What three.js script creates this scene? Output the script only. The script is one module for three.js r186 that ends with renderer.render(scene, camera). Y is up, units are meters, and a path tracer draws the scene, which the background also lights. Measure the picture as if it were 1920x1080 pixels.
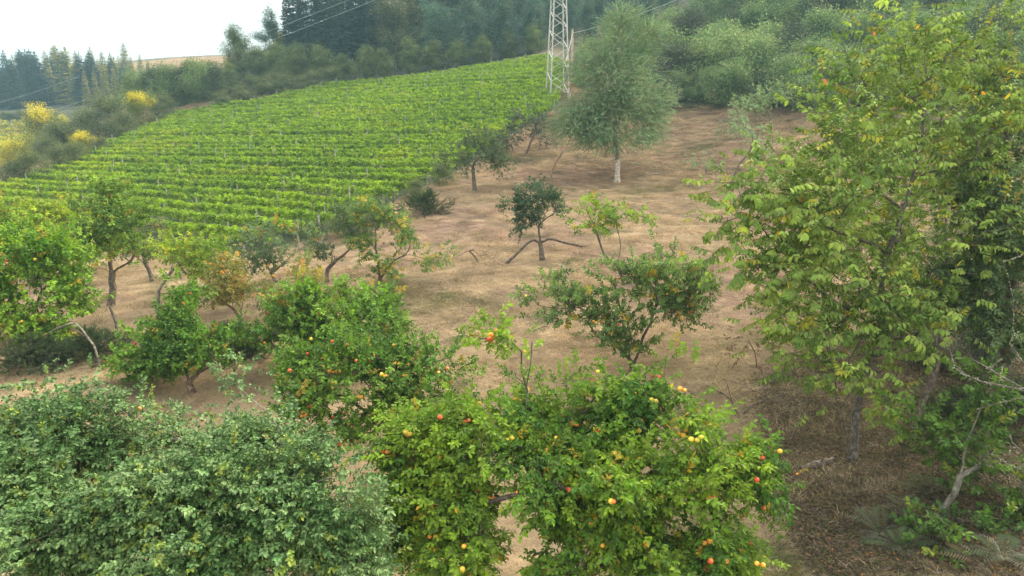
import * as THREE from 'three';
import { ImprovedNoise } from 'three/addons/math/ImprovedNoise.js';

// ---------------------------------------------------------------- camera, sky, sun, exposure, air
const W = 1920, H = 1080, FOV = 46, PITCH = 12 * Math.PI / 180, EYE = 10;
const F = (H / 2) / Math.tan(FOV * Math.PI / 360);
const scene = new THREE.Scene();
const camera = new THREE.PerspectiveCamera(FOV, W / H, 0.1, 3000);
camera.position.set(0, EYE, 0);
camera.rotation.set(-PITCH, 0, 0);
camera.updateMatrixWorld(true);

const SUN = new THREE.Vector3(0.66, 0.52, -0.6).normalize();
{
  const w = 256, h = 128, d = new Float32Array(w * h * 4), v = new THREE.Vector3();
  for (let j = 0; j < h; j++) for (let i = 0; i < w; i++) {
    const el = ((j + 0.5) / h - 0.5) * Math.PI, az = ((i + 0.5) / w - 0.5) * 2 * Math.PI;
    v.set(Math.cos(el) * Math.cos(az), Math.sin(el), Math.cos(el) * Math.sin(az));
    const s = Math.max(0, Math.sin(el)), c = Math.max(0, v.dot(SUN));
    const L = 0.43 + 1.0 * Math.pow(s, 0.8) + 1.3 * Math.pow(c, 6) + 0.3 * Math.pow(c, 2) * s;
    const k = (j * w + i) * 4;
    d[k] = L * (1.005 + 0.04 * c); d[k + 1] = L * 0.99; d[k + 2] = L * (0.975 - 0.07 * c); d[k + 3] = 1;
  }
  const t = new THREE.DataTexture(d, w, h, THREE.RGBAFormat, THREE.FloatType);
  t.mapping = THREE.EquirectangularReflectionMapping; t.magFilter = t.minFilter = THREE.LinearFilter; t.needsUpdate = true;
  scene.background = t; scene.environment = t;
}
const sun = new THREE.DirectionalLight(new THREE.Color(1, 0.86, 0.62), 3.1);
sun.position.copy(SUN).multiplyScalar(200).add(new THREE.Vector3(0, 0, -50));
sun.target.position.set(0, 0, -50);
sun.castShadow = true; sun.shadow.radius = 17;
Object.assign(sun.shadow.camera, { left: -140, right: 140, top: 140, bottom: -140, near: 1, far: 600 });
sun.shadow.mapSize.set(2048, 2048);
scene.add(sun, sun.target);
scene.fog = new THREE.FogExp2(new THREE.Color().setRGB(0.48, 0.83, 1.0), 0.00056);
const EXPOSURE = 2.08;

// ---------------------------------------------------------------- helpers
let seed = 7;
const reseed = (n) => { seed = n >>> 0; };
const rnd = () => { seed = (seed + 0x6D2B79F5) | 0; let t = Math.imul(seed ^ (seed >>> 15), 1 | seed); t = (t + Math.imul(t ^ (t >>> 7), 61 | t)) ^ t; return ((t ^ (t >>> 14)) >>> 0) / 4294967296; };
const rr = (a, b) => a + (b - a) * rnd();
const gauss = () => Math.sqrt(-2 * Math.log(1 - rnd())) * Math.cos(6.2832 * rnd());
const noise = new ImprovedNoise();
const n3 = (x, y, z) => noise.noise(x, y, z);
const V = (x, y, z) => new THREE.Vector3(x, y, z);
const clamp = (x, a, b) => Math.min(b, Math.max(a, x));
const smooth = (a, b, x) => { const t = clamp((x - a) / (b - a), 0, 1); return t * t * (3 - 2 * t); };
const CP = Math.cos(PITCH), SP = Math.sin(PITCH);
// a point at image place (px, py) and depth d metres in front of the eye
const P = (px, py, d) => { const u = (px - W / 2) / F, v = (H / 2 - py) / F; return V(d * u, EYE + d * (-SP + CP * v), -d * (CP + SP * v)); };
const used = {};
const numbered = (n) => { used[n] = (used[n] ?? -1) + 1; return used[n] ? n + '_' + String(used[n]).padStart(3, '0') : n; };
function tag(o, label, category, group) { o.userData.label = label; o.userData.category = category; if (group) o.userData.group = group; return o; }
function thing(name, pos, label, category, group) {
  const o = new THREE.Group(); o.name = numbered(name); o.position.copy(pos); scene.add(o); return tag(o, label, category, group);
}
function part(name, geo, mat, parent) { const m = new THREE.Mesh(geo, mat); m.name = name; m.castShadow = m.receiveShadow = true; parent.add(m); return m; }
function copyOf(src, pos, turn, scale, label, category, group, name) {
  const o = src.clone(); o.name = numbered(name ?? src.name.replace(/_\d{3}$/, '')); o.position.copy(pos); o.rotation.y = turn;
  if (scale.isVector3) o.scale.copy(scale); else o.scale.setScalar(scale);
  o.userData = { label, category }; if (group) o.userData.group = group; scene.add(o); return o;
}
class MB {   // collects vertices with normals, colours and uv into one geometry
  constructor() { this.p = []; this.n = []; this.c = []; this.u = []; this.i = []; }
  get count() { return this.p.length / 3; }
  v(x, y, z, nx, ny, nz, r = 1, g = 1, b = 1, u = 0, w = 0) { this.p.push(x, y, z); this.n.push(nx, ny, nz); this.c.push(r, g, b); this.u.push(u, w); return this.count - 1; }
  add(geo, m, col = [1, 1, 1]) {
    const s = this.count, p = geo.attributes.position, n = geo.attributes.normal, a = V(0, 0, 0), nm = new THREE.Matrix3().getNormalMatrix(m);
    for (let k = 0; k < p.count; k++) {
      a.fromBufferAttribute(p, k).applyMatrix4(m); this.p.push(a.x, a.y, a.z);
      a.fromBufferAttribute(n, k).applyMatrix3(nm).normalize(); this.n.push(a.x, a.y, a.z); this.c.push(...col);
      this.u.push(geo.attributes.uv ? geo.attributes.uv.getX(k) : 0, geo.attributes.uv ? geo.attributes.uv.getY(k) : 0);
    }
    if (geo.index) for (let k = 0; k < geo.index.count; k++) this.i.push(s + geo.index.getX(k)); else for (let k = 0; k < p.count; k++) this.i.push(s + k);
    return this;
  }
  tube(pts, rad, sides, col = [1, 1, 1]) {   // pts: Vector3[], rad: number[]
    const s0 = this.count, t = V(0, 0, 0), a = V(0, 0, 0), b = V(0, 0, 0); let run = 0; let ref = null;
    for (let k = 0; k < pts.length; k++) {
      t.subVectors(pts[Math.min(k + 1, pts.length - 1)], pts[Math.max(k - 1, 0)]).normalize();
      if (!ref) ref = Math.abs(t.y) < 0.9 ? V(0, 1, 0) : V(1, 0, 0);
      a.crossVectors(t, ref).normalize(); if (a.lengthSq() < 0.5) a.set(1, 0, 0); b.crossVectors(t, a).normalize(); ref = V(0, 0, 0).crossVectors(a, t);
      if (k) run += pts[k].distanceTo(pts[k - 1]);
      for (let q = 0; q <= sides; q++) {
        const an = q / sides * 6.28319, cx = Math.cos(an), sx = Math.sin(an), nx = a.x * cx + b.x * sx, ny = a.y * cx + b.y * sx, nz = a.z * cx + b.z * sx, r = rad[k];
        this.v(pts[k].x + nx * r, pts[k].y + ny * r, pts[k].z + nz * r, nx, ny, nz, ...col, q / sides * Math.max(0.15, 6.28 * rad[0]), run);
      }
      if (k) for (let q = 0; q < sides; q++) { const c0 = s0 + (k - 1) * (sides + 1) + q, c1 = c0 + sides + 1; this.i.push(c0, c0 + 1, c1, c0 + 1, c1 + 1, c1); }
    }
    return this;
  }
  geo() {
    const g = new THREE.BufferGeometry();
    g.setAttribute('position', new THREE.Float32BufferAttribute(this.p, 3)); g.setAttribute('normal', new THREE.Float32BufferAttribute(this.n, 3));
    g.setAttribute('color', new THREE.Float32BufferAttribute(this.c, 3)); g.setAttribute('uv', new THREE.Float32BufferAttribute(this.u, 2)); g.setIndex(this.i); return g;
  }
}
function noiseTex(w, h, fn, srgb) {   // fn(x, y in 0..1, tile) -> [r, g, b] 0..255
  const d = new Uint8Array(w * h * 4);
  for (let j = 0; j < h; j++) for (let i = 0; i < w; i++) { const c = fn(i / w, j / h); const k = (j * w + i) * 4; d[k] = clamp(c[0], 0, 255); d[k + 1] = clamp(c[1], 0, 255); d[k + 2] = clamp(c[2], 0, 255); d[k + 3] = 255; }
  const t = new THREE.DataTexture(d, w, h); t.wrapS = t.wrapT = THREE.RepeatWrapping; t.magFilter = THREE.LinearFilter; t.minFilter = THREE.LinearMipmapLinearFilter; t.generateMipmaps = true;
  if (srgb) t.colorSpace = THREE.SRGBColorSpace; t.needsUpdate = true; return t;
}
// seamless 2-D noise of n cells: taken on a torus by blending
const tn = (x, y, n, z) => { const f = (a, b) => n3(a * n, b * n, z); const u = smooth(0.75, 1, x), v = smooth(0.75, 1, y); return (f(x, y) * (1 - u) + f(x - 1, y) * u) * (1 - v) + (f(x, y - 1) * (1 - u) + f(x - 1, y - 1) * u) * v; };

// ---------------------------------------------------------------- materials
const leafMat = new THREE.MeshPhysicalMaterial({ vertexColors: true, roughness: 0.93, transmission: 0.42, thickness: 0, specularIntensity: 0.5, clearcoat: 0.14, clearcoatRoughness: 0.5, side: THREE.DoubleSide });
const dullLeafMat = new THREE.MeshPhysicalMaterial({ vertexColors: true, roughness: 0.62, transmission: 0.16, thickness: 0, specularIntensity: 0.8, clearcoat: 0.08, clearcoatRoughness: 0.45, side: THREE.DoubleSide });
const strawMat = new THREE.MeshPhysicalMaterial({ vertexColors: true, roughness: 0.95, transmission: 0.2, thickness: 0, specularIntensity: 0.3, side: THREE.DoubleSide });
const barkTex = noiseTex(128, 256, (x, y) => { const a = tn(x, y, 5, 1) * 0.5 + tn(x, y, 14, 4) * 0.4 + tn(x, y * 0.5, 30, 7) * 0.35, l = smooth(0.15, 0.4, tn(x, y, 6, 9)) * 60; const g = 196 + a * 150; return [g + l, g * 0.96 + l, g * 0.9 + l * 0.9]; }, true);
barkTex.repeat.set(1.4, 1.1);
const bark = (r, g, b) => new THREE.MeshStandardMaterial({ color: new THREE.Color().setRGB(r, g, b), map: barkTex, bumpMap: barkTex, bumpScale: 0.02, roughness: 0.95 });
const barkDark = bark(0.2, 0.172, 0.15), barkGrey = bark(0.34, 0.33, 0.3), barkBrown = bark(0.3, 0.22, 0.17), barkPale = bark(0.75, 0.72, 0.66), barkLichen = bark(0.2, 0.205, 0.175), barkCherry = bark(0.2, 0.19, 0.18), barkPink = bark(0.75, 0.6, 0.56);
const postMat = new THREE.MeshStandardMaterial({ color: new THREE.Color().setRGB(0.5, 0.52, 0.5), map: barkTex, roughness: 0.8 });
const ironMat = new THREE.MeshStandardMaterial({ color: new THREE.Color().setRGB(0.2, 0.19, 0.18), map: barkTex, roughness: 0.7 });
const steelMat = new THREE.MeshStandardMaterial({ color: new THREE.Color().setRGB(0.75, 0.84, 0.87), map: barkTex, roughness: 0.55, metalness: 0.25 });
const wireMat = new THREE.MeshStandardMaterial({ color: new THREE.Color().setRGB(0.55, 0.6, 0.62), roughness: 0.5, metalness: 0.3 });

// ---------------------------------------------------------------- terrain: a thin-plate surface through surveyed heights
const survey = [];
for (const [px, py, d] of [
  [1500, 1060, 12], [700, 1040, 13], [1600, 870, 16], [360, 735, 20.5], [1190, 695, 21.5], [208, 572, 29], [713, 540, 28.5], [1018, 487, 32], [1157, 340, 55], [890, 357, 50],
  [1300, 215, 76], [1500, 195, 74], [1040, 180, 84], [1030, 100, 116], [700, 165, 106], [400, 205, 104], [200, 275, 92], [0, 350, 72], [450, 490, 37], [700, 400, 44], [0, 425, 52],
  [0, 640, 23], [1700, 450, 36], [1900, 600, 23], [1900, 900, 13.5], [1800, 200, 68], [1400, 60, 105], [1850, 20, 97], [1500, -110, 140], [600, 140, 125], [850, 110, 131], [1030, 60, 142],
  [700, 0, 185], [300, 172, 122], [150, 215, 200], [30, 262, 168], [30, 322, 112], [0, 226, 190], [330, 185, 200], [370, 106, 420], [460, 102, 420], [230, 124, 420], [0, 145, 430], [520, 122, 250], [370, 160, 800], [1400, 300, 55], [1250, 500, 32],
]) { const p = P(px, py, d); survey.push([p.x, p.y, p.z]); }
survey.push([0, 2.2, -2], [0, 1.2, 30], [-40, 1.8, 0], [-45, 2, 40], [45, 6, 0], [45, 5, 45], [70, 14, -25], [100, 26, -55], [-70, 2.5, -30], [-110, 3, -70], [-150, 10, -140], [170, 62, -130], [-230, 30, -300], [230, 110, -320], [-320, 45, -450], [320, 120, -450], [300, 90, -30], [-300, 20, -30], [0, 90, -700]);
const tps = (() => {
  const n = survey.length, m = n + 3, S = 100, A = Array.from({ length: m }, () => new Float64Array(m + 1)), k = (r2) => (r2 < 1e-12 ? 0 : r2 * Math.log(r2));
  for (let i = 0; i < n; i++) {
    for (let j = 0; j < n; j++) A[i][j] = k(((survey[i][0] - survey[j][0]) / S) ** 2 + ((survey[i][2] - survey[j][2]) / S) ** 2);
    A[i][i] += 0.0008; A[i][n] = A[n][i] = 1; A[i][n + 1] = A[n + 1][i] = survey[i][0] / S; A[i][n + 2] = A[n + 2][i] = survey[i][2] / S; A[i][m] = survey[i][1];
  }
  for (let c = 0; c < m; c++) {
    let b = c; for (let r = c + 1; r < m; r++) if (Math.abs(A[r][c]) > Math.abs(A[b][c])) b = r;
    [A[c], A[b]] = [A[b], A[c]];
    for (let r = 0; r < m; r++) if (r !== c && A[r][c]) { const f = A[r][c] / A[c][c]; for (let q = c; q <= m; q++) A[r][q] -= f * A[c][q]; }
  }
  const w = A.map((row, i) => row[m] / row[i]);
  return (x, z) => { let h = w[n] + w[n + 1] * x / S + w[n + 2] * z / S; for (let i = 0; i < n; i++) { const dx = (x - survey[i][0]) / S, dz = (z - survey[i][2]) / S, r2 = dx * dx + dz * dz; if (r2 > 1e-12) h += w[i] * r2 * Math.log(r2); } return h; };
})();
const height = (x, z) => tps(x, z) + 0.13 * n3(x / 5, 3, z / 5) + 0.05 * n3(x / 1.6, 8, z / 1.6);
const onGround = (x, z, dy = 0) => V(x, height(x, z) + dy, z);
function groundAt(px, py) {   // where the sight line through an image place meets the terrain
  let a = 6, b = 6;
  for (; b < 700; b *= 1.02) { const p = P(px, py, b); if (p.y < tps(p.x, p.z)) break; a = b; }
  for (let i = 0; i < 22; i++) { const m = (a + b) / 2, p = P(px, py, m); if (p.y < tps(p.x, p.z)) b = m; else a = m; }
  const p = P(px, py, a); p.y = height(p.x, p.z); p.depth = a; return p;
}
const worldPoly = (pts) => pts.map(([a, b]) => { const p = groundAt(a, b); return [p.x, p.z]; });
const inside = (poly, x, z) => { let s = false; for (let i = 0, j = poly.length - 1; i < poly.length; j = i++) { const [a, b] = poly[i], [c, d] = poly[j]; if ((b > z) !== (d > z) && x < (c - a) * (z - b) / (d - b) + a) s = !s; } return s; };
const polyDist = (poly, x, z) => { let m = 1e9; for (let i = 0, j = poly.length - 1; i < poly.length; j = i++) { const [a, b] = poly[i], [c, d] = poly[j], ux = c - a, uz = d - b, t = clamp(((x - a) * ux + (z - b) * uz) / (ux * ux + uz * uz), 0, 1); m = Math.min(m, Math.hypot(x - a - ux * t, z - b - uz * t)); } return inside(poly, x, z) ? m : -m; };
const VINEYARD = worldPoly([[-60, 376], [40, 338], [200, 272], [330, 218], [480, 195], [620, 162], [760, 150], [1028, 108], [1066, 128], [1050, 200], [950, 262], [865, 318], [735, 385], [600, 448], [450, 480], [250, 462], [100, 440], [-60, 440]]);
const SCRUB = worldPoly([[1060, 130], [1100, 185], [1290, 205], [1560, 190], [1640, 260], [1900, 300], [1990, 200], [1990, -60], [1000, -60], [1040, 90]]);
const THICKET = worldPoly([[1380, 700], [1560, 640], [1700, 560], [1760, 420], [2000, 380], [2000, 1120], [1500, 1120], [1420, 960], [1400, 830]]);
const WOOD = worldPoly([[300, 200], [480, 180], [620, 155], [760, 142], [1035, 96], [1035, 20], [700, -10], [560, 60], [330, 165]]);
const FARVINES = worldPoly([[-80, 228], [70, 236], [66, 262], [60, 292], [30, 312], [-80, 318]]);

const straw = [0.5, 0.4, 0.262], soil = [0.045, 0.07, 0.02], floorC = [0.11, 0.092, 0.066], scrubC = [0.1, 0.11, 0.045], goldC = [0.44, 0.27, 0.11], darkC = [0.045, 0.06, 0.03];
function zoneColor(x, z) {
  const c = [...straw], mix = (k, t) => { for (let i = 0; i < 3; i++) c[i] += (k[i] - c[i]) * t; };
  const a = n3(x / 9, 1, z / 9), b = n3(x / 2.6, 5, z / 2.6), e = n3(x / 0.9, 9, z / 0.9);
  mix([0.36, 0.25, 0.185], smooth(-0.1, 0.5, a + 0.4 * b)); mix([0.19, 0.17, 0.075], smooth(0.1, 0.6, n3(x / 6, 14, z / 6) + 0.3 * e) * 0.7);
  mix(soil, smooth(-1.5, 0.5, polyDist(VINEYARD, x, z) + b)); mix(scrubC, smooth(-1.5, 2, polyDist(SCRUB, x, z) + 2 * a + b));
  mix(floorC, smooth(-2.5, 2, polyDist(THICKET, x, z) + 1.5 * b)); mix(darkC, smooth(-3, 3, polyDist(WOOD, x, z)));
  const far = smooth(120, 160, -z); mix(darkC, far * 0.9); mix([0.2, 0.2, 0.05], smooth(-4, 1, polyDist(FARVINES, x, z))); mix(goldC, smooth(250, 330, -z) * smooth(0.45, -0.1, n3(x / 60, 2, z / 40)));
  const k = 1 + 0.3 * e + 0.2 * b; return c.map((q) => q * k);
}
{
  const nx = 420, nz = 460, mb = new MB();
  for (let j = 0; j <= nz; j++) for (let i = 0; i <= nx; i++) {
    const u = i / nx * 2 - 1, t = j / nz, z = 45 - 22 * t * 4.6 - 850 * Math.pow(t, 4.2), x = (45 + 480 * Math.pow(t, 2.6)) * u * (0.75 + 0.25 * u * u) * 1.25;
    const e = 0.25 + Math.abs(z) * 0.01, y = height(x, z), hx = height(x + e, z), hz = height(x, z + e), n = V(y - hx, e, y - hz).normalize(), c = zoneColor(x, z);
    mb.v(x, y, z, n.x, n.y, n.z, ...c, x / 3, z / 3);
  }
  for (let j = 0; j < nz; j++) for (let i = 0; i < nx; i++) { const a = j * (nx + 1) + i, b = a + nx + 1; mb.i.push(a, a + 1, b, a + 1, b + 1, b); }
  const tex = noiseTex(512, 512, (x, y) => { const g = 200 + 90 * tn(x, y, 12, 2) + 110 * tn(x, y * 0.6, 50, 3) + 70 * tn(x * 0.7, y, 90, 5); return [g, g * (0.98 + 0.08 * tn(x, y, 7, 8)), g * 0.96]; }, true);
  const m = new THREE.MeshStandardMaterial({ vertexColors: true, map: tex, bumpMap: tex, bumpScale: 0.05, roughness: 1 });
  const o = part('ground', mb.geo(), m, scene); o.userData.kind = 'structure'; o.userData.label = 'sloping ground of dry pinkish tan grass and bare soil rising to the wooded hills';
}

// ---------------------------------------------------------------- leaf sprays
function leafGeo(len, wid, fold, curl, fine) {
  const mb = new MB(), st = fine ? [[0, 0], [0.22, 0.72], [0.5, 1], [0.78, 0.66], [1, 0]] : [[0, 0], [0.45, 1], [1, 0]];
  const row = st.map(([t, w]) => { const z = -curl * t * t, y = len * t, x = wid * 0.5 * w; return w ? [mb.v(-x, y, z + fold * w, 0, 0, 1), mb.v(0, y, z, 0, 0, 1), mb.v(x, y, z + fold * w, 0, 0, 1)] : [mb.v(0, y, z, 0, 0, 1)]; });
  for (let k = 0; k + 1 < row.length; k++) {
    const a = row[k], b = row[k + 1];
    if (a.length === 1) mb.i.push(a[0], b[1], b[0], a[0], b[2], b[1]); else if (b.length === 1) mb.i.push(a[0], a[1], b[0], a[1], a[2], b[0]);
    else mb.i.push(a[0], a[1], b[1], a[0], b[1], b[0], a[1], a[2], b[2], a[1], b[2], b[1]);
  }
  const g = mb.geo(); g.computeVertexNormals(); return g;
}
const basis = (y, up) => { const a = y.clone().normalize(); const x = V(0, 0, 0).crossVectors(a, up); if (x.lengthSq() < 1e-4) x.set(1, 0, 0); x.normalize(); const z = V(0, 0, 0).crossVectors(x, a); return new THREE.Matrix4().makeBasis(x, a, z); };
function makeSpray({ n, len, wid, twig, tilt, droop = 0, fold = 0.12, curl = 0.15, fine = false, jitter = 0.25, radius = 0, flat = 0, twigCol = [1.2, 0.7, 0.9] }) {
  const mb = new MB(), leaves = [];
  for (let k = 0; k < n; k++) {
    const t = (k + 0.6) / n, an = k * 2.4 + rr(-0.4, 0.4), l = len * rr(0.65, 1.15), ti = tilt * rr(0.75, 1.25) * (t > 0.85 ? 0.55 : 1);
    const d = V(Math.cos(an) * Math.sin(ti), Math.cos(ti), Math.sin(an) * Math.sin(ti) * (1 - flat) - droop).normalize();
    const up = V(gauss() * 0.45, gauss() * 0.4 + 0.25, 1).normalize(), m = basis(d, up);
    const at = radius ? V(gauss(), gauss(), gauss() * 0.8).multiplyScalar(radius * 0.5).add(V(0, twig * 0.5, 0)) : V(rr(-0.02, 0.02) * twig, t * twig, rr(-0.02, 0.02) * twig);
    m.setPosition(at.x, at.y, at.z);
    const g = leafGeo(l, l * wid * rr(0.85, 1.15), fold * l, curl * l * rr(0.2, 1.8), fine), s = 1 + rr(-jitter, jitter), h = rr(-0.08, 0.1);
    leaves.push({ m, l }); mb.add(g, m, [s * (1 + h), s, s * (1 - h)]);
  }
  if (!radius) mb.tube([V(0, -twig * 0.25, 0), V(0, twig * 0.5, 0), V(0, twig * 1.02, 0)], [0.006, 0.004, 0.002].map((q) => q * Math.max(1, len * 9)), 3, twigCol);
  const g = mb.geo(); g.userData = { leaves, twig }; return g;
}
reseed(11);
const SPRAY = {
  apple: [0, 1, 2].map(() => makeSpray({ n: 13, len: 0.098, wid: 0.6, twig: 0.3, tilt: 1.05, droop: 0.1, fine: true, jitter: 0.4 })),
  appleFar: [0, 1, 2].map(() => makeSpray({ n: 13, len: 0.115, wid: 0.62, twig: 0.3, tilt: 1.1, droop: 0.12, jitter: 0.4 })),
  cherry: [0, 1, 2].map(() => makeSpray({ n: 11, len: 0.155, wid: 0.46, twig: 0.42, tilt: 1.0, droop: 0.75, flat: 0.5, fine: true, curl: 0.25 })),
  birch: [0, 1].map(() => makeSpray({ n: 26, len: 0.085, wid: 0.6, twig: 0.75, tilt: 1.0, droop: 0.2, jitter: 0.35, twigCol: [0.6, 0.45, 0.5] })),
  clump: [0, 1, 2].map(() => makeSpray({ n: 26, len: 0.24, wid: 0.65, twig: 0.1, tilt: 1.2, droop: 0.15, radius: 0.75, jitter: 0.35 })),
  scrub: [0, 1, 2].map(() => makeSpray({ n: 26, len: 0.13, wid: 0.5, twig: 0.5, tilt: 0.9, radius: 0.42, jitter: 0.35 })),
  spike: [0, 1].map(() => makeSpray({ n: 22, len: 0.22, wid: 0.14, twig: 0.6, tilt: 0.5, jitter: 0.3, curl: 0.05 })),
  vine: [0, 1].map(() => makeSpray({ n: 16, len: 0.14, wid: 0.95, twig: 0.14, tilt: 1.2, radius: 0.16, droop: 0.1, jitter: 0.25 })),
  needle: [0, 1].map(() => makeSpray({ n: 34, len: 0.5, wid: 0.26, twig: 1.1, tilt: 0.85, droop: 0.12, flat: 0.55, jitter: 0.3, fold: 0.02, curl: 0.2, twigCol: [1, 0.7, 0.7] })),
};
const fernGeo = (() => { const mb = new MB(); const pts = [], N = 16; for (let k = 0; k <= N; k++) { const t = k / N; pts.push(V(0, t * 0.6, 0.3 * t - 0.5 * t * t)); } mb.tube(pts, pts.map((_, k) => 0.005 * (1 - k / N) + 0.001), 3, [0.8, 0.7, 0.6]); for (let k = 2; k < N; k++) for (const s of [-1, 1]) { const l = 0.17 * Math.sin(Math.PI * Math.pow(1 - k / N, 0.8)) + 0.015; const m = basis(V(s, 0.35, -0.1), V(0, 0, 1)); m.setPosition(pts[k].x, pts[k].y, pts[k].z); mb.add(leafGeo(l, 0.026, 0.004, 0.04, true), m, [rr(0.8, 1.1), rr(0.85, 1.1), 1]); } return mb.geo(); })();
const tuftGeo = [0, 1, 2].map((q) => { const mb = new MB(); for (let k = 0; k < 36; k++) { const an = rr(0, 6.28), d = V(Math.cos(an), rr(0.08, 0.9) * (q === 2 ? 1.6 : 0.75), Math.sin(an)).normalize(), m = basis(d, V(gauss() * 0.3, 1, gauss() * 0.3)); m.setPosition(gauss() * 0.12, -0.01, gauss() * 0.12); const s = rr(0.6, 1.25), l = rr(0.16, 0.42); mb.add(leafGeo(l, 0.01, 0.002, l * rr(0.1, 0.6)), m, [s, s * rr(0.9, 1.03), s * rr(0.8, 1.05)]); } return mb.geo(); });
const litterGeo = (() => { const mb = new MB(); for (let k = 0; k < 14; k++) { const an = rr(0, 6.28), m = basis(V(Math.cos(an), rr(-0.1, 0.3), Math.sin(an)), V(gauss() * 0.4, 1, gauss() * 0.4)); m.setPosition(gauss() * 0.25, 0.02 + rnd() * 0.03, gauss() * 0.25); const s = rr(0.5, 1.3); mb.add(leafGeo(rr(0.035, 0.075), 0.03, 0.008, 0.014), m, [s, s * rr(0.85, 1), s * rr(0.75, 1)]); } return mb.geo(); })();

function instanced(name, geo, mat, parent, list) {   // list: [{m: Matrix4, c: [r, g, b]}]
  const o = new THREE.InstancedMesh(geo, mat, list.length); o.name = name; o.castShadow = o.receiveShadow = true; o.userData.kind = 'stuff';
  const col = new THREE.Color(); list.forEach((e, i) => { o.setMatrixAt(i, e.m); o.setColorAt(i, col.setRGB(...e.c)); }); parent.add(o); return o;
}
// palettes: linear leaf colours a, b, and a rarer third with its share
const PAL = {
  apple: { a: [0.075, 0.185, 0.014], b: [0.16, 0.3, 0.02], c: [0.34, 0.27, 0.02], share: 0.05 },
  appleBright: { a: [0.1, 0.24, 0.012], b: [0.27, 0.43, 0.022], c: [0.45, 0.36, 0.02], share: 0.06 },
  appleYellow: { a: [0.13, 0.25, 0.012], b: [0.32, 0.42, 0.022], c: [0.48, 0.44, 0.025], share: 0.08 },
  silver: { a: [0.075, 0.175, 0.04], b: [0.19, 0.32, 0.1], c: [0.2, 0.28, 0.03], share: 0.07 },
  greyGreen: { a: [0.06, 0.11, 0.045], b: [0.12, 0.18, 0.06], c: [0.3, 0.28, 0.08], share: 0.05 },
  darkGreen: { a: [0.03, 0.085, 0.025], b: [0.06, 0.14, 0.03], c: [0.15, 0.2, 0.04], share: 0.03 },
  orange: { a: [0.13, 0.2, 0.035], b: [0.3, 0.27, 0.05], c: [0.55, 0.3, 0.05], share: 0.09 },
  cherry: { a: [0.14, 0.25, 0.04], b: [0.31, 0.43, 0.07], c: [0.4, 0.42, 0.04], share: 0.05 },
  birch: { a: [0.13, 0.25, 0.1], b: [0.28, 0.41, 0.19], c: [0.34, 0.32, 0.16], share: 0.08 },  // pale sage: the haze over these trees is put into the leaf colour
  woodBlue: { a: [0.05, 0.125, 0.085], b: [0.12, 0.22, 0.13], c: [0.2, 0.2, 0.09], share: 0.06 },
  woodOlive: { a: [0.09, 0.15, 0.045], b: [0.2, 0.26, 0.07], c: [0.25, 0.22, 0.06], share: 0.06 },
  conifer: { a: [0.025, 0.085, 0.07], b: [0.06, 0.14, 0.1], c: [0.05, 0.08, 0.03], share: 0.05 },
  coniferSunlit: { a: [0.2, 0.25, 0.05], b: [0.55, 0.5, 0.11], c: [0.34, 0.3, 0.08], share: 0.1 },  // low sunlight on the far conifers is painted in as gold foliage
  gold: { a: [0.45, 0.44, 0.015], b: [0.66, 0.6, 0.02], c: [0.3, 0.3, 0.02], share: 0.15 },  // autumn yellow bushes, with the sunlight on them added to the colour
  goldSunTop: { a: [0.1, 0.15, 0.02], b: [0.2, 0.25, 0.02], c: [0.75, 0.55, 0.01], share: 0.02, top: [0.68, 0.6, 0.015] },  // top: yellow leaves with sunlight from above painted into them
  bush: { a: [0.07, 0.12, 0.035], b: [0.16, 0.2, 0.055], c: [0.16, 0.14, 0.05], share: 0.06 },
  scrub: { a: [0.12, 0.22, 0.07], b: [0.26, 0.36, 0.13], c: [0.24, 0.24, 0.1], share: 0.06 },  // kept pale so the hillside haze sits in the leaf colour
  scrubDark: { a: [0.05, 0.08, 0.04], b: [0.1, 0.13, 0.06], c: [0.2, 0.18, 0.1], share: 0.06 },
  brown: { a: [0.12, 0.09, 0.05], b: [0.2, 0.15, 0.08], c: [0.1, 0.12, 0.04], share: 0.2 },
};
function leafColor(pal, p, top = 0) {
  const n = clamp(0.5 + 1.1 * (0.6 * n3(p.x * 0.55, p.y * 0.55, p.z * 0.55) + 0.65 * n3(p.x * 1.9, p.y * 1.9, p.z * 1.9)) + gauss() * 0.2, 0, 1), s = rr(0.68, 1.32);
  let c = pal.a.map((q, i) => q + (pal.b[i] - q) * n);
  if (rnd() < pal.share) c = pal.c; else if (pal.top && rnd() < smooth(0.66, 1, top)) c = pal.top;  // upper leaves take the top colour, which has sunlight painted in
  return c.map((q) => q * s);
}

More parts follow.
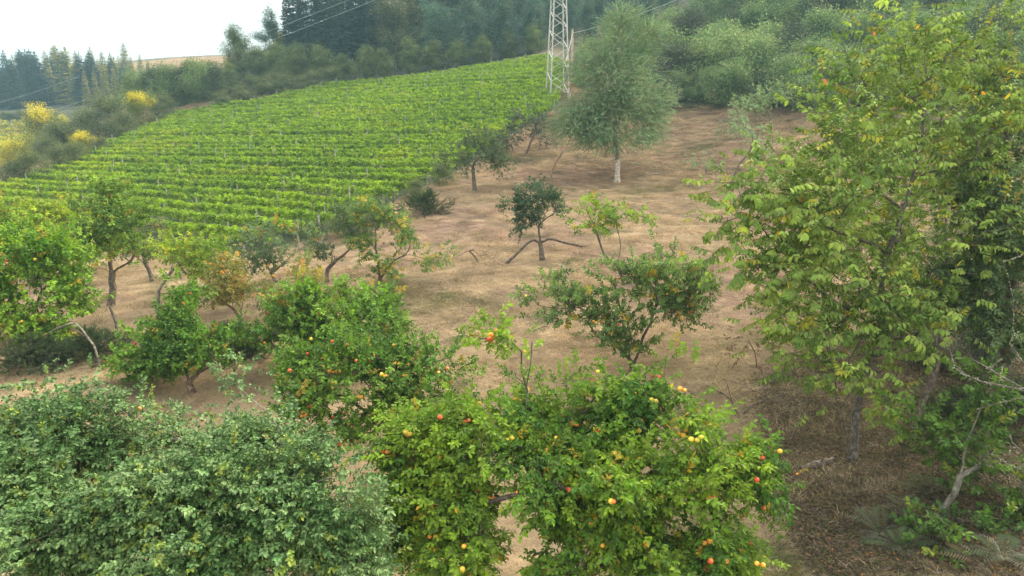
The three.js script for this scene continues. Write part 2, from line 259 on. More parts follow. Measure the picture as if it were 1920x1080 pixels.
// ---------------------------------------------------------------- trees
// skeleton that grows from the stems to the tips of the lobes; returns {wood geometry, tips}
function skeleton(stems, lobes, { rBase = 0.12, tipR = 0.007, seg = 0.35, gapNoise = 0.15, noiseScale = 0.5, sag = 0, sides = 7, shoots = 0, stemTip = 1.6 }) {
  const pos = [], par = [], dir = [];
  const put = (p, q) => { pos.push(p); par.push(q); dir.push(q < 0 ? V(0, 1, 0) : p.clone().sub(pos[q]).normalize()); return pos.length - 1; };
  const root = put(stems[0][0].clone(), -1);
  for (const st of stems) {
    let cur = root; if (st[0].distanceTo(pos[root]) > 0.02) { let b = 0, bd = 1e9; pos.forEach((p, i) => { const d = p.distanceTo(st[0]); if (d < bd) { bd = d; b = i; } }); cur = b; }
    const cv = new THREE.CatmullRomCurve3(st.length > 2 ? st : [st[0], st[0].clone().lerp(st[1], 0.5), st[1]]), n = Math.max(2, Math.round(cv.getLength() / seg));
    for (let k = 1; k <= n; k++) { const p = cv.getPoint(k / n); p.x += gauss() * 0.02; p.z += gauss() * 0.02; cur = put(p, cur); }
  }
  const stemEnd = pos.length, tips = [], goals = [];
  for (const lb of lobes) for (let k = 0; k < lb.n; k++) {
    let p, tries = 0;
    do { const a = V(gauss(), gauss(), gauss()).normalize().multiplyScalar(Math.pow(rnd(), 0.42)); p = V(lb.c.x + a.x * lb.r[0], lb.c.y + a.y * lb.r[1], lb.c.z + a.z * lb.r[2]); }
    while (tries++ < 6 && n3(p.x * noiseScale + 9, p.y * noiseScale, p.z * noiseScale) < gapNoise - 0.25);
    if (shoots && rnd() < shoots) { p.sub(lb.c).multiplyScalar(rr(1.15, 1.5)).add(lb.c); p.y += lb.r[1] * rr(0, 0.4); }
    goals.push({ p, lb });
  }
  goals.sort((a, b) => a.p.distanceToSquared(pos[stemEnd - 1]) - b.p.distanceToSquared(pos[stemEnd - 1]));
  const t = V(0, 0, 0);
  for (const g of goals) {
    let b = -1, bc = 1e9;
    for (let i = 1; i < pos.length; i++) { t.subVectors(g.p, pos[i]); const d = t.length(); if (d >= bc) continue; const c = d * (1.25 - 0.55 * t.dot(dir[i]) / (d + 1e-6)) + (i < 2 ? 0.5 : 0); if (c < bc) { bc = c; b = i; } }
    if (b < 0) b = 0;
    const s = pos[b], d = g.p.distanceTo(s), n = clamp(Math.round(d / seg), 1, 9), c1 = s.clone().addScaledVector(dir[b], d * 0.35); c1.y += d * 0.1 - sag * d * 0.2; let cur = b;
    for (let k = 1; k <= n; k++) { const u = k / n, q = s.clone().multiplyScalar((1 - u) * (1 - u)).addScaledVector(c1, 2 * u * (1 - u)).addScaledVector(g.p, u * u); if (k < n) { q.x += gauss() * 0.05 * seg; q.y += gauss() * 0.05 * seg; q.z += gauss() * 0.05 * seg; } cur = put(q, cur); }
    tips.push({ p: g.p, lb: g.lb, d: dir[cur].clone(), node: cur });
  }
  const n = pos.length, E = 2.35, acc = new Float64Array(n), main = new Int32Array(n).fill(-1), big = new Float64Array(n), rad = new Float64Array(n);
  for (let i = n - 1; i >= 0; i--) { rad[i] = acc[i] ? Math.pow(acc[i], 1 / E) : i < stemEnd ? tipR * stemTip : tipR; const q = par[i]; if (q >= 0) { acc[q] += Math.pow(rad[i], E); if (rad[i] > big[q]) { big[q] = rad[i]; main[q] = i; } } }
  const k = Math.log(rBase / rad[root]) ; const R = rad.map((r) => r * Math.exp(k * clamp((r - tipR) / (rad[root] - tipR + 1e-9), 0, 1)));
  const y0 = pos[root].y; for (let i = 0; i < stemEnd; i++) { const up = pos[i].y - y0; R[i] *= 1 + 0.55 * Math.exp(-up / (rBase * 2.2)); }
  const mb = new MB(), done = new Uint8Array(n);
  for (let i = 0; i < n; i++) {
    if (i && (main[par[i]] === i)) continue;   // carried on by its parent's chain
    const pts = [], rs = []; if (i) { pts.push(pos[par[i]]); rs.push(Math.min(R[par[i]], R[i] * 1.15)); }
    for (let j = i; j >= 0; j = main[j]) { pts.push(pos[j]); rs.push(R[j]); }
    if (pts.length > 1) mb.tube(pts, rs, rs[0] > 0.05 ? sides : rs[0] > 0.016 ? 5 : 3);
  }
  return { wood: mb.geo(), tips, pos, R, par };
}
const rotUp = V(0, 1, 0);
const gain = (p, k) => ({ ...p, a: p.a.map((v) => v * k), b: p.b.map((v) => v * k) });
function sprayList(tips, o, origin) {   // where the leaf sprays sit
  const list = [], top = tips.reduce((m, t) => Math.max(m, t.p.y), 0.1), low = tips.reduce((m, t) => Math.min(m, t.p.y), 1e9);
  for (const t of tips) {
    const k = Math.floor(o.per * rr(0.6, 1.4) * (t.lb.r[0] < 0.13 ? 0.4 : 1) + rnd());
    for (let q = 0; q < k; q++) {
      const p = V(gauss(), gauss() * 0.8, gauss()).multiplyScalar(o.spread).add(t.p);
      const out = p.clone().sub(t.lb.c); out.y *= 0.6; out.normalize();
      const d = out.multiplyScalar(0.6).addScaledVector(t.d, 0.35).add(V(gauss(), gauss() * 0.7 + o.rise, gauss()).multiplyScalar(0.42)).normalize();
      const m = basis(d, V(gauss() * 0.25, 1, gauss() * 0.25)), s = o.scale * (0.62 + 0.75 * rnd());
      m.scale(V(s, s, s)); m.setPosition(p.x, p.y, p.z);
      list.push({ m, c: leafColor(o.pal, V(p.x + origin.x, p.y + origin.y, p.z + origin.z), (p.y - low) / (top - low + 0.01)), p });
    }
  }
  return list;
}
const appleGeo = (() => { const pts = []; for (let k = 0; k <= 9; k++) { const a = k / 9 * Math.PI, r = Math.sin(a) * (1 + 0.08 * Math.cos(a)), y = -Math.cos(a) * 0.9 + 0.18 * Math.exp(-((a - Math.PI) ** 2) * 9) * -1; pts.push(new THREE.Vector2(Math.max(r, 0.001), y)); } return new THREE.LatheGeometry(pts, 12); })();
const blush = (c1, c2) => noiseTex(64, 32, (x, y) => { const t = smooth(0.35, 0.65, 0.5 + 0.5 * Math.sin(x * 6.283) * 0.9 + 0.5 * tn(x, y, 8, 3)); const k = 1 + 0.25 * tn(x, y, 26, 5); return c1.map((q, i) => (q + (c2[i] - q) * t) * k); }, true);
const appleMats = [[[238, 185, 62], [232, 146, 52]], [[235, 205, 75], [215, 185, 55]], [[230, 142, 60], [216, 88, 50]], [[215, 45, 40], [190, 25, 30]]].map(([a, b]) => new THREE.MeshPhysicalMaterial({ map: blush(a, b), roughness: 0.42, clearcoat: 0.25, clearcoatRoughness: 0.4 }));
const leafTints = {};
const tintMat = (c, mat) => { const q = c.map((v) => Math.round(Math.pow(v, 0.5) * 16) / 16), key = q.join() + mat.uuid; if (!leafTints[key]) { const m = mat.clone(); m.vertexColors = false; m.color.setRGB(...q.map((v) => v * v)); leafTints[key] = m; } return leafTints[key]; };
const singleLeaf = {}; for (const k of ['apple', 'cherry']) singleLeaf[k] = [0, 1, 2].map((i) => leafGeo(k === 'apple' ? 0.098 : 0.155, k === 'apple' ? 0.058 : 0.07, 0.012, 0.015 + 0.012 * i, true));

// spec in image measures: base place, lobes [px, py, rx, ry, depth shift, depth radius in m, tips]
function tree(s) {
  reseed(s.seed ?? Math.round(s.base[0] * 31 + s.base[1] * 7));
  const b = s.depth ? P(s.base[0], s.base[1], s.depth) : groundAt(...s.base), D = s.depth ?? b.depth;
  b.y = height(b.x, b.z) - 0.05;
  if (s.depth && !s.free) { /* the root is set under its crown at that depth */ }
  const root = thing(s.name ?? 'apple_tree', b, s.label, s.category ?? 'tree', s.group), k = D / F;
  const at = (px, py, dz = 0) => P(px, py, D + dz).sub(b);
  const lobes = s.lobes.map(([px, py, rx, ry, dz = 0, rz = 0, n = 0]) => { const q = (D + dz) / F, r = [rx * q, ry * q, rz || Math.max(rx, ry) * q * 0.85]; return { c: at(px, py, dz), r, n: n || Math.round(clamp(r[0] * r[1] * r[2] * (s.density ?? 9) + 3, 4, 260)) }; });
  const stems = (s.stems ?? []).map((st) => st.map(([px, py, dz = 0]) => at(px, py, dz)));
  if (!stems.length) stems.push([V(0, 0, 0), lobes[0].c.clone().multiplyScalar(0.5), lobes[0].c.clone().multiplyScalar(0.85)]);
  else { stems[0][0].set(0, 0, 0); }
  const sk = skeleton(stems, lobes, { rBase: (s.rBase ?? 0.1) * 0.68, tipR: s.tipR ?? 0.006, seg: s.seg ?? 0.3, gapNoise: s.gap ?? 0.15, noiseScale: s.noiseScale ?? 0.6, sag: s.sag ?? 0, stemTip: s.stemTip ?? 1.6, shoots: s.shoots ?? 0.2 });
  part('trunk', sk.wood, s.bark ?? barkDark, root);
  if (s.lichen) {
    const list = []; for (let i = 0; i < s.lichen; i++) { const q = 1 + Math.floor(rnd() * (sk.pos.length - 1)), p = sk.pos[q].clone().lerp(sk.pos[Math.max(0, sk.par[q])], rnd()), z = rr(0.005, 0.012); p.add(V(gauss(), gauss(), gauss()).multiplyScalar(sk.R[q] * 0.8)); const m = new THREE.Matrix4().makeRotationFromEuler(new THREE.Euler(rr(0, 6), rr(0, 6), 0)).scale(V(z, z * 0.6, z * 1.2)).setPosition(p.x, p.y, p.z), g = rr(0.2, 0.36); list.push({ m, c: rnd() < 0.35 ? [g, g, g * 0.35] : [g, g * 1.02, g * 0.9] }); }
    instanced('lichen', new THREE.IcosahedronGeometry(1, 1), new THREE.MeshStandardMaterial({ roughness: 1 }), root, list);
  }
  if (s.bare) return root;
  const kind = s.spray ?? 'apple', geo = SPRAY[kind][Math.floor(rnd() * SPRAY[kind].length)], mat = s.mat ?? leafMat;
  let list = sprayList(sk.tips, { per: s.per ?? 6, spread: s.spread ?? 0.22, scale: s.scale ?? 1, rise: s.rise ?? 0.25, pal: gain(s.pal ?? PAL.apple, s.gain ?? 1) }, b);
  if (s.singles) {   // the nearest sprays leaf by leaf
    const cam = V(0, EYE, 0).sub(b); list.sort((p, q) => p.p.distanceToSquared(cam) - q.p.distanceToSquared(cam));
    const inView = list.filter((e) => { const w = e.p.clone().add(b).project(camera); return Math.abs(w.x) < 0.98 && Math.abs(w.y) < 0.98; }), pick = new Set(); let cnt = 0;
    for (const e of inView) { if (cnt + geo.userData.leaves.length > 300) break; pick.add(e); cnt += geo.userData.leaves.length; }
    for (const e of pick) for (const lf of geo.userData.leaves) {
      const sc = rr(0.85, 1.15), m = part('leaf', singleLeaf[kind][Math.floor(rnd() * 3)], tintMat(e.c.map((v) => v * sc), mat), root);
      m.applyMatrix4(e.m.clone().multiply(lf.m).scale(V(1, 1, 1).multiplyScalar(lf.l / (kind === 'apple' ? 0.098 : 0.155))));
    }
    list = list.filter((e) => !pick.has(e));
  }
  instanced('crown', geo, mat, root, list);
  for (let i = 0; i < (s.accents ?? 0); i++) {   // turned leaves, one by one
    const t = sk.tips[Math.floor(rnd() * sk.tips.length)], cam = V(0, EYE, 0).sub(b).normalize(), p = t.p.clone().add(V(gauss(), gauss(), gauss()).multiplyScalar(0.3)).addScaledVector(cam, 0.3);
    const m = part('leaf', singleLeaf.cherry[i % 3], tintMat([[0.75, 0.3, 0.02], [0.8, 0.42, 0.03], [0.6, 0.2, 0.05], [0.75, 0.55, 0.04]][i % 4], leafMat), root); m.userData.label = 'orange or yellow turned leaf';
    m.applyMatrix4(basis(V(gauss() * 0.6, -1, gauss() * 0.6).normalize(), V(gauss(), 0.3, 1)).setPosition(p.x, p.y, p.z)); m.scale.setScalar(rr(0.8, 1.1) * (s.accentScale ?? 1));
  }
  if (s.apples) {
    const cam = V(0, EYE, 0).sub(b).normalize(), cand = sk.tips.filter((t) => t.p.clone().sub(t.lb.c).dot(cam) > -0.2 || rnd() < 0.3);
    for (let i = 0; i < s.apples; i++) {
      const t = cand[Math.floor(rnd() * cand.length)], near = i % 3 === 2 && i ? null : t;
      const p = t.p.clone().add(V(gauss() * 0.12, -0.08 + gauss() * 0.08, gauss() * 0.12)).addScaledVector(cam, 0.17), q = rnd();
      const m = part('apple', appleGeo, appleMats[q < (s.red ?? 0.1) ? 3 : q < 0.4 ? 2 : q < 0.8 ? 0 : 1], root); m.position.copy(p); m.scale.setScalar((s.appleR ?? 0.04) * rr(0.68, 1.12)); m.rotation.set(gauss() * 0.4, rr(0, 6.28), gauss() * 0.4);
      if (i % 4 === 0) { const m2 = part('apple', appleGeo, m.material, root); m2.position.copy(p).add(V(rr(0.05, 0.08), rr(-0.05, 0.03), rr(-0.03, 0.05))); m2.scale.setScalar((s.appleR ?? 0.04) * rr(0.8, 1.1)); m2.rotation.y = rr(0, 6.28); i++; }
    }
  }
  return root;
}

// ---------------------------------------------------------------- vineyard: rows along the contours
const ordinal = ['first', 'second', 'third', 'fourth', 'fifth', 'sixth', 'seventh', 'eighth', 'ninth', 'tenth', 'eleventh', 'twelfth', 'thirteenth', 'fourteenth', 'fifteenth', 'sixteenth', 'seventeenth', 'eighteenth', 'nineteenth'];
const tens = ['twentieth', 'thirtieth', 'fortieth', 'fiftieth', 'sixtieth', 'seventieth'], tensN = ['twenty', 'thirty', 'forty', 'fifty', 'sixty', 'seventy'];
const ord = (n) => (n <= 19 ? ordinal[n - 1] : n % 10 === 0 ? tens[n / 10 - 2] : tensN[Math.floor(n / 10) - 2] + '-' + ordinal[n % 10 - 1]);
const postGeo = new THREE.CylinderGeometry(0.055, 0.06, 2.3, 6).translate(0, 1.05, 0);
const PALV = { a: [0.15, 0.285, 0.003], b: [0.31, 0.47, 0.005], c: [0.34, 0.36, 0.02], share: 0.015 };
{
  reseed(77);
  const rows = [], DX = 0.9;
  let lv = -7 + EYE;
  for (let i = 0; i < 72; i++) {
    // follow the height level lv across the hill
    const runs = []; let run = null;
    for (let px = -70; px <= 1075; px += 7) {
      let hit = null, prev = null;
      for (let d = 30; d < 150; d += 0.5) { const u = (px - W / 2) / F, x = d * u, z = -d * CP, h = tps(x, z); if (prev !== null && prev < lv && h >= lv && inside(VINEYARD, x, z)) { hit = [x, z]; break; } prev = h; }
      if (hit && (!run || Math.hypot(hit[0] - run[run.length - 1][0], hit[1] - run[run.length - 1][1]) < 3.5)) { if (!run) runs.push(run = []); run.push(hit); } else run = hit ? (runs.push([hit]), runs[runs.length - 1]) : null;
    }
    const best = runs.filter((r) => r.length > 3);
    if (best.length) rows.push(...best);
    lv += 0.375;
  }
  rows.sort((p, q) => height(...p[Math.floor(p.length / 2)]) - height(...q[Math.floor(q.length / 2)]));
  rows.forEach((r, i) => {
    const mid = r[Math.floor(r.length / 2)], o = V(mid[0], height(...mid), mid[1]);
    const t = thing('vine_row', o, `${ord(i + 1)} row of green vines counted up from the lower edge of the vineyard`, 'vine row', 'rows of vines on the terraced slope');
    const cv = new THREE.CatmullRomCurve3(r.map(([x, z]) => V(x, 0, z))), L = cv.getLength(), list = [], depth = -mid[1];
    const per = clamp(30 - depth * 0.09, 16, 27), n = Math.round(L * per), off = rr(0, 6), vig = rr(0.85, 1.1);
    for (let k = 0; k < n; k++) {
      const p = cv.getPointAt(rnd()), w = 0.5 + 0.5 * n3(p.x * 0.35, i * 3.1, p.z * 0.35); if (w < 0.14 && rnd() < 0.75) continue;
      const hh = (0.15 + 0.7 * Math.pow(rnd(), 0.6)) * (0.92 + 0.16 * w) * vig, y = height(p.x, p.z) + hh;
      const a = V(p.x + gauss() * 0.1 - o.x, y - o.y, p.z + gauss() * 0.08 - o.z), d = V(gauss(), 0.8 + gauss() * 0.5, gauss()).normalize(), m = basis(d, V(gauss() * 0.3, 1, gauss() * 0.3 + 0.2)), s = rr(0.75, 1.05);
      m.scale(V(s, s, s)); m.setPosition(a.x, a.y, a.z);
      const q = n3(p.x / 14, 40, p.z / 9), c = leafColor(PALV, p); const yel = smooth(0.25, 0.6, n3(p.x / 7, 60, p.z / 5) + (p.x < -38 && depth < 80 ? 0.35 : 0));
      list.push({ m, c: [c[0] * (1 + 0.3 * q) + yel * 0.08, c[1] * (1 + 0.2 * q) + yel * 0.05, c[2]] });
    }
    instanced('foliage', SPRAY.vine[i % 2], leafMat, t, list);
    for (let s = off; s < L; s += rr(8, 16)) { const p = cv.getPointAt(s / L), m = part('post', postGeo, postMat, t); m.position.set(p.x - o.x, height(p.x, p.z) - o.y, p.z - o.z); m.rotation.set(gauss() * 0.03, rnd() * 3, gauss() * 0.03); m.scale.set(0.8, rr(0.5, 0.72), 0.8); }
  });
  console.log('vine rows', rows.length);
}
// the second, yellowing vineyard across the valley
{
  reseed(78); let c = 0;
  for (let k = 0; k < 9; k++) {
    const a = groundAt(-40, 234 + k * 7.5), e = groundAt(66 - k * 1, 238 + k * 7.5), o = a.clone().lerp(e, 0.5); o.y = height(o.x, o.z);
    const t = thing('far_vine_row', o, `${ord(k + 1)} row from the top of the small yellowing vineyard across the valley`, 'vine row', 'rows of the yellowing vineyard across the valley'), list = [], L = a.distanceTo(e);
    for (let q = 0; q < L * 9; q++) { const p = a.clone().lerp(e, rnd()); p.y = height(p.x, p.z) + rr(0.2, 1.6); const m = basis(V(gauss(), 1, gauss()).normalize(), V(0, 1, 0.3)), s = rr(1.5, 2.2); m.scale(V(s, s, s)); m.setPosition(p.x + gauss() * 0.2 - o.x, p.y - o.y, p.z + gauss() * 0.2 - o.z); list.push({ m, c: leafColor({ a: [0.22, 0.3, 0.02], b: [0.5, 0.48, 0.06], c: [0.6, 0.48, 0.03], share: 0.15 }, p) }); }
    instanced('foliage', SPRAY.vine[c++ % 2], leafMat, t, list);
  }
}

// ---------------------------------------------------------------- woods, scrub and far trees (one prototype of each kind, then copies)
function proto(name, pal, { h = 12, r = 4, low = 0.2, n = 70, per = 6, spread = 0.7, scale = 1, spray = 'clump', rB = 0.2, bark: bk = barkGrey, seed: sd = 1, mat = leafMat, bushy = false, rise = 0.2, lobesN = 7, seg = 0.7 }) {
  reseed(sd * 977 + 13);
  const root = new THREE.Group(); root.name = name; const lobes = [];
  for (let k = 0; k < lobesN; k++) { const t = (k + 0.5) / lobesN, y = h * (low + (1 - low) * t * 0.92), w = Math.sin(Math.PI * Math.pow(bushy ? 0.35 + 0.6 * t : 0.12 + 0.82 * t, 0.9)) * r, an = k * 2.4; lobes.push({ c: V(Math.cos(an) * w * 0.45, y, Math.sin(an) * w * 0.45), r: [w * rr(0.5, 0.75), h * 0.16, w * rr(0.5, 0.75)], n: Math.round(n / lobesN) }); }
  const stems = bushy ? [0, 1, 2, 3].map((k) => [V(0.05 * k, 0, 0.02 * k), V(Math.cos(k * 1.7) * r * 0.25, h * 0.3, Math.sin(k * 1.7) * r * 0.25)]) : [[V(0, 0, 0), V(rr(-0.2, 0.2), h * 0.35, rr(-0.2, 0.2)), V(rr(-0.4, 0.4), h * 0.8, rr(-0.4, 0.4))]];
  const sk = skeleton(stems, lobes, { rBase: rB, tipR: 0.012, seg, sides: 6, noiseScale: 0.3, gapNoise: 0.2, shoots: 0.22 });
  part('trunk', sk.wood, bk, root);
  instanced('crown', SPRAY[spray][sd % SPRAY[spray].length], mat, root, sprayList(sk.tips, { per, spread, scale, rise, pal }, V(sd * 40, 0, 0)));
  root.userData.h = h; return root;
}
function coniferProto(name, pal, { h = 18, r = 3, seed: sd = 1, low = 0.06, step = 0.47 }) {
  reseed(sd * 531 + 5);
  const root = new THREE.Group(); root.name = name; const mb = new MB(), list = [];
  mb.tube([V(0, -0.4, 0), V(0.05, h * 0.5, 0.05), V(0, h, 0)], [h * 0.013, h * 0.008, 0.02], 6);
  for (let y = h * low; y < h * 0.985; y += step * rr(0.75, 1.2)) {
    const t = (y / h - low) / (1 - low), R = r * Math.pow(1 - t, 0.75) * rr(0.7, 1.15) + 0.25, nb = 5 + (rnd() > 0.5 ? 1 : 0), a0 = rr(0, 6.28);
    for (let k = 0; k < nb; k++) {
      if (rnd() < 0.12) continue;
      const an = a0 + k / nb * 6.283 + rr(-0.25, 0.25), L = R * rr(0.7, 1.1), up = 0.35 * t - 0.2, e = V(Math.cos(an) * L, y + L * up, Math.sin(an) * L), m0 = V(0, y, 0), md = m0.clone().lerp(e, 0.5); md.y += 0.1 * L;
      mb.tube([m0, md, e], [0.035, 0.022, 0.008], 3);
      for (let s = Math.min(0.5, L * 0.3); s < L; s += 0.45) {
        const u = s / L, p = m0.clone().multiplyScalar((1 - u) ** 2).addScaledVector(md, 2 * u * (1 - u)).addScaledVector(e, u * u);
        for (const side of u > 0.85 ? [0] : [-1, 1]) { const d = V(Math.cos(an + side * 0.8), up - 0.1 + gauss() * 0.15, Math.sin(an + side * 0.8)).normalize(), m = basis(d, V(gauss() * 0.2, 1, gauss() * 0.2)), q = rr(0.7, 1.15) * (0.55 + 0.45 * (1 - u)) * Math.min(1, 0.5 + R / 3); m.scale(V(q, q, q)); m.setPosition(p.x, p.y, p.z); list.push({ m, c: leafColor(pal, V(p.x + sd * 30, p.y * 0.5, p.z)) }); }
      }
    }
  }
  { const m = basis(V(0, 1, 0), V(1, 0, 0)); m.setPosition(0, h - 0.5, 0); list.push({ m, c: leafColor(pal, V(0, h, 0)) }); }
  part('trunk', mb.geo(), barkDark, root); instanced('crown', SPRAY.needle[sd % 2], leafMat, root, list); root.userData.h = h; return root;
}
const PR = {
  blue: [1, 2, 3, 23, 24].map((i) => proto('broadleaf_tree', PAL.woodBlue, { h: 13, r: 4.2, n: 84, per: 9, seed: i, low: 0.12 })),
  olive: [4, 5, 21, 22].map((i) => proto('broadleaf_tree', PAL.woodOlive, { h: 10, r: 3.6, n: 77, per: 8, seed: i, low: 0.12 })),
  litTopTree: [6].map((i) => proto('broadleaf_tree', { a: [0.06, 0.1, 0.04], b: [0.12, 0.16, 0.06], c: [0.4, 0.36, 0.12], share: 0.08, top: [0.62, 0.5, 0.18] }, { h: 15, r: 4.4, n: 100, per: 9, seed: i, low: 0.1 })),  // golden top colour stands in for sunlight on the upper crown
  spruce: [1, 2, 3].map((i) => coniferProto('conifer', PAL.conifer, { h: 20, r: 3.4, seed: i })),
  gold: [4, 5, 6].map((i) => coniferProto('conifer', PAL.coniferSunlit, { h: 17, r: 3, seed: i })),
  bush: [7, 8].map((i) => proto('bush', PAL.bush, { h: 3, r: 2.2, low: 0.05, n: 56, per: 9, spread: 0.3, scale: 0.9, spray: 'scrub', rB: 0.05, bushy: true, seed: i, seg: 0.4 })),
  scrub: [9, 10, 11].map((i) => proto('bush', PAL.scrub, { h: 4, r: 2.6, low: 0.05, n: 80, per: 10, spread: 0.34, scale: 1.25, spray: 'scrub', rB: 0.06, bushy: true, seed: i, seg: 0.5, rise: 0.5 })),
  scrubDark: [12, 13].map((i) => proto('bush', PAL.scrubDark, { h: 4.5, r: 2.6, low: 0.05, n: 70, per: 10, spread: 0.4, scale: 1.1, spray: 'scrub', rB: 0.07, bushy: true, seed: i, seg: 0.5 })),
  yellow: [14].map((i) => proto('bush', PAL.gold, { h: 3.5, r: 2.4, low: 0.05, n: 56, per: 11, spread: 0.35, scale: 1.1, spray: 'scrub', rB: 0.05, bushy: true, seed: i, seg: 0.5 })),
  yellowSunTop: [15, 16].map((i) => proto('bush', PAL.goldSunTop, { h: 5, r: 3, low: 0.05, n: 70, per: 10, spread: 0.4, scale: 1.1, spray: 'scrub', rB: 0.08, bushy: true, seed: i, seg: 0.5 })),
  broom: [17].map((i) => proto('bush', { a: [0.035, 0.07, 0.02], b: [0.07, 0.12, 0.03], c: [0.1, 0.13, 0.03], share: 0.1 }, { h: 1.6, r: 1.9, low: 0.05, n: 50, per: 10, spread: 0.2, scale: 0.7, spray: 'spike', rB: 0.04, bushy: true, seed: i, seg: 0.3, rise: 1.2 })),
};
const first = new Set();
function put(kind, px, py, hpx, label, category, group, { v, wide = 1, turn } = {}) {
  const src = PR[kind][v ?? Math.floor(rnd() * PR[kind].length)], g = groundAt(px, py), s = hpx * g.depth / F / src.userData.h;
  const o = copyOf(src, V(g.x, g.y - 0.1 * s, g.z), turn ?? rr(0, 6.28), V(s * wide, s, s * wide), label, category, group, src.name); return o;
}
reseed(501);
// wood behind the vineyard, back rows first
const WB = ['bluish green broadleaf tree in the hazy wood above the vineyard', 'tree', 'broadleaf trees of the wood above the vineyard'];
const WC = ['tall dark conifer of the wood at the upper end of the vineyard', 'conifer', 'dark conifers above the vineyard'];
let cN = 0; for (const [px, py, h] of [[545, 128, 150], [575, 125, 175], [610, 122, 190], [650, 118, 190], [690, 112, 200], [560, 105, 140], [630, 95, 170], [670, 90, 180], [715, 92, 180], [595, 112, 165], [640, 138, 150], [700, 130, 140]].sort((p, q) => p[0] - q[0])) put('spruce', px, py, h, `tall dark conifer above the vineyard, ${ord(++cN)} counted from the open sky`, 'conifer', WC[2], { wide: 0.8 });
for (const [px, py, h] of [[760, 40, 130], [830, 30, 130], [900, 20, 130], [970, 10, 130], [1040, 0, 130], [800, 70, 140], [870, 60, 140], [940, 50, 150], [1005, 40, 140], [1080, 30, 120], [1130, 40, 110], [1190, 40, 100], [1250, 30, 90], [1310, 10, 80], [780, 105, 140], [845, 98, 150], [910, 92, 140], [965, 84, 130], [1015, 78, 120], [1060, 72, 90], [820, 128, 120], [885, 118, 120], [945, 108, 105], [1000, 96, 90], [1100, 78, 80], [1160, 90, 90], [1215, 90, 90]]) put('blue', px, py, h, ...WB);
put('litTopTree', 742, 130, 150, 'tall tree with pale golden sunlight coloured into its top, above the vineyard beside the dark conifers', 'tree');
put('litTopTree', 775, 118, 130, 'tree with golden sunlight coloured into its top just behind the tallest golden tree of the wood', 'tree');
put('olive', 690, 152, 62, 'round olive tree at the wood edge under the golden tree', 'tree');
for (const [px, py, h, l] of [[720, 150, 55, 'olive shrubby tree right of the round olive tree at the wood edge'], [770, 140, 60, 'dark leafy bush at the foot of the wood, left of centre'], [815, 135, 55, 'leafy bush at the wood foot below blue trees'], [860, 128, 50, 'olive bush at the wood foot beside the vineyard top'], [905, 120, 48, 'low bush between the wood and the top vine rows'], [955, 108, 45, 'bush with brownish tint at the vineyard top'], [1000, 100, 48, 'last olive bush left of the lattice pylon']]) put('olive', px, py, h, l, 'bush', undefined, { wide: 1.15 });
put('olive', 448, 148, 92, 'isolated dark tree standing against the pale sky at the hill crest', 'tree', undefined, { v: 1, wide: 0.85 });
put('blue', 515, 120, 92, 'tree at the left end of the wood against the sky', 'tree');
put('yellowSunTop', 535, 118, 52, 'yellow topped tree with sunlight put into its top colour at the left end of the wood', 'tree');
for (const [px, py, h, l] of [[480, 150, 60, 'grey olive bush just right of the isolated crest tree'], [520, 150, 62, 'grey olive bush under the yellow topped tree'], [560, 152, 65, 'bush below the dark conifers'], [605, 150, 60, 'bare twigged bush under the tall conifers'], [645, 150, 45, 'last bush under the conifers before the round olive tree'], [400, 175, 58, 'large olive bush at the vineyard crest'], [360, 188, 60, 'wide olive bush behind the crest of the vineyard'], [430, 172, 50, 'dark bush in front of the isolated crest tree'], [320, 195, 58, 'bush behind the bright yellow bush']]) put('olive', px, py, h, l, 'bush', undefined, { wide: 1.2 });
// hedge of bushes along the left border of the vineyard
put('yellowSunTop', 268, 238, 60, 'rounded bush with bright yellow top, sunlight put into its colour, on the vineyard border', 'bush', undefined, { v: 0 });
put('yellowSunTop', 160, 300, 52, 'bush with orange yellow top, sunlight put into its colour, on the lower vineyard border', 'bush', undefined, { v: 1 });
put('yellowSunTop', 82, 292, 92, 'tall yellow topped tree with sunlight put into its top colour and bare pale stems at the valley edge', 'tree', undefined, { v: 1, wide: 0.8 });
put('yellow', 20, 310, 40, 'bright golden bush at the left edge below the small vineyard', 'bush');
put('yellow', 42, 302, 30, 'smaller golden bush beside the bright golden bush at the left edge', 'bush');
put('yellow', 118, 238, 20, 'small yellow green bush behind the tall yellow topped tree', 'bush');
for (const [px, py, h, l] of [[200, 258, 75, 'dark round bush with trunk in the hedge below the conifer wood'], [160, 262, 50, 'dark bush left of the dark round bush in the border hedge'], [120, 288, 55, 'bush between the two yellow topped ones at the border'], [310, 222, 40, 'dark bush right of the bright yellow topped bush'], [235, 258, 45, 'brownish bush at the foot of the bright yellow bush'], [60, 338, 50, 'dark green bush at the lower end of the border hedge'], [25, 345, 42, 'dark bush at the left picture edge above the vines'], [110, 320, 45, 'olive bush below the tall yellow topped tree'], [140, 312, 42, 'olive bush under the orange topped bush'], [190, 288, 30, 'low olive bush beside the vine posts'], [230, 262, 22, 'small bush at the vine row ends'], [95, 300, 40, 'brownish bush at the foot of the tall yellow topped tree']]) put('bush', px, py, h, l, 'bush', undefined, { wide: 1.1 });
for (const [px, py, h, l] of [[420, 200, 26, 'long green creeper bush on the crest of the vineyard'], [455, 190, 26, 'low green bush on the crest right of the creeper'], [500, 178, 30, 'dark bramble bush on the vineyard crest'], [540, 172, 30, 'bramble bush on the crest under the grey olive bushes'], [585, 165, 30, 'bramble bush at the upper vine row ends'], [625, 158, 28, 'bramble bush left of the round olive tree'], [470, 172, 28, 'brownish bush behind the crest brambles'], [530, 160, 30, 'brown green bush between crest brambles and wood']]) put('bush', px, py, h, l, 'bush', undefined, { wide: 1.7 });
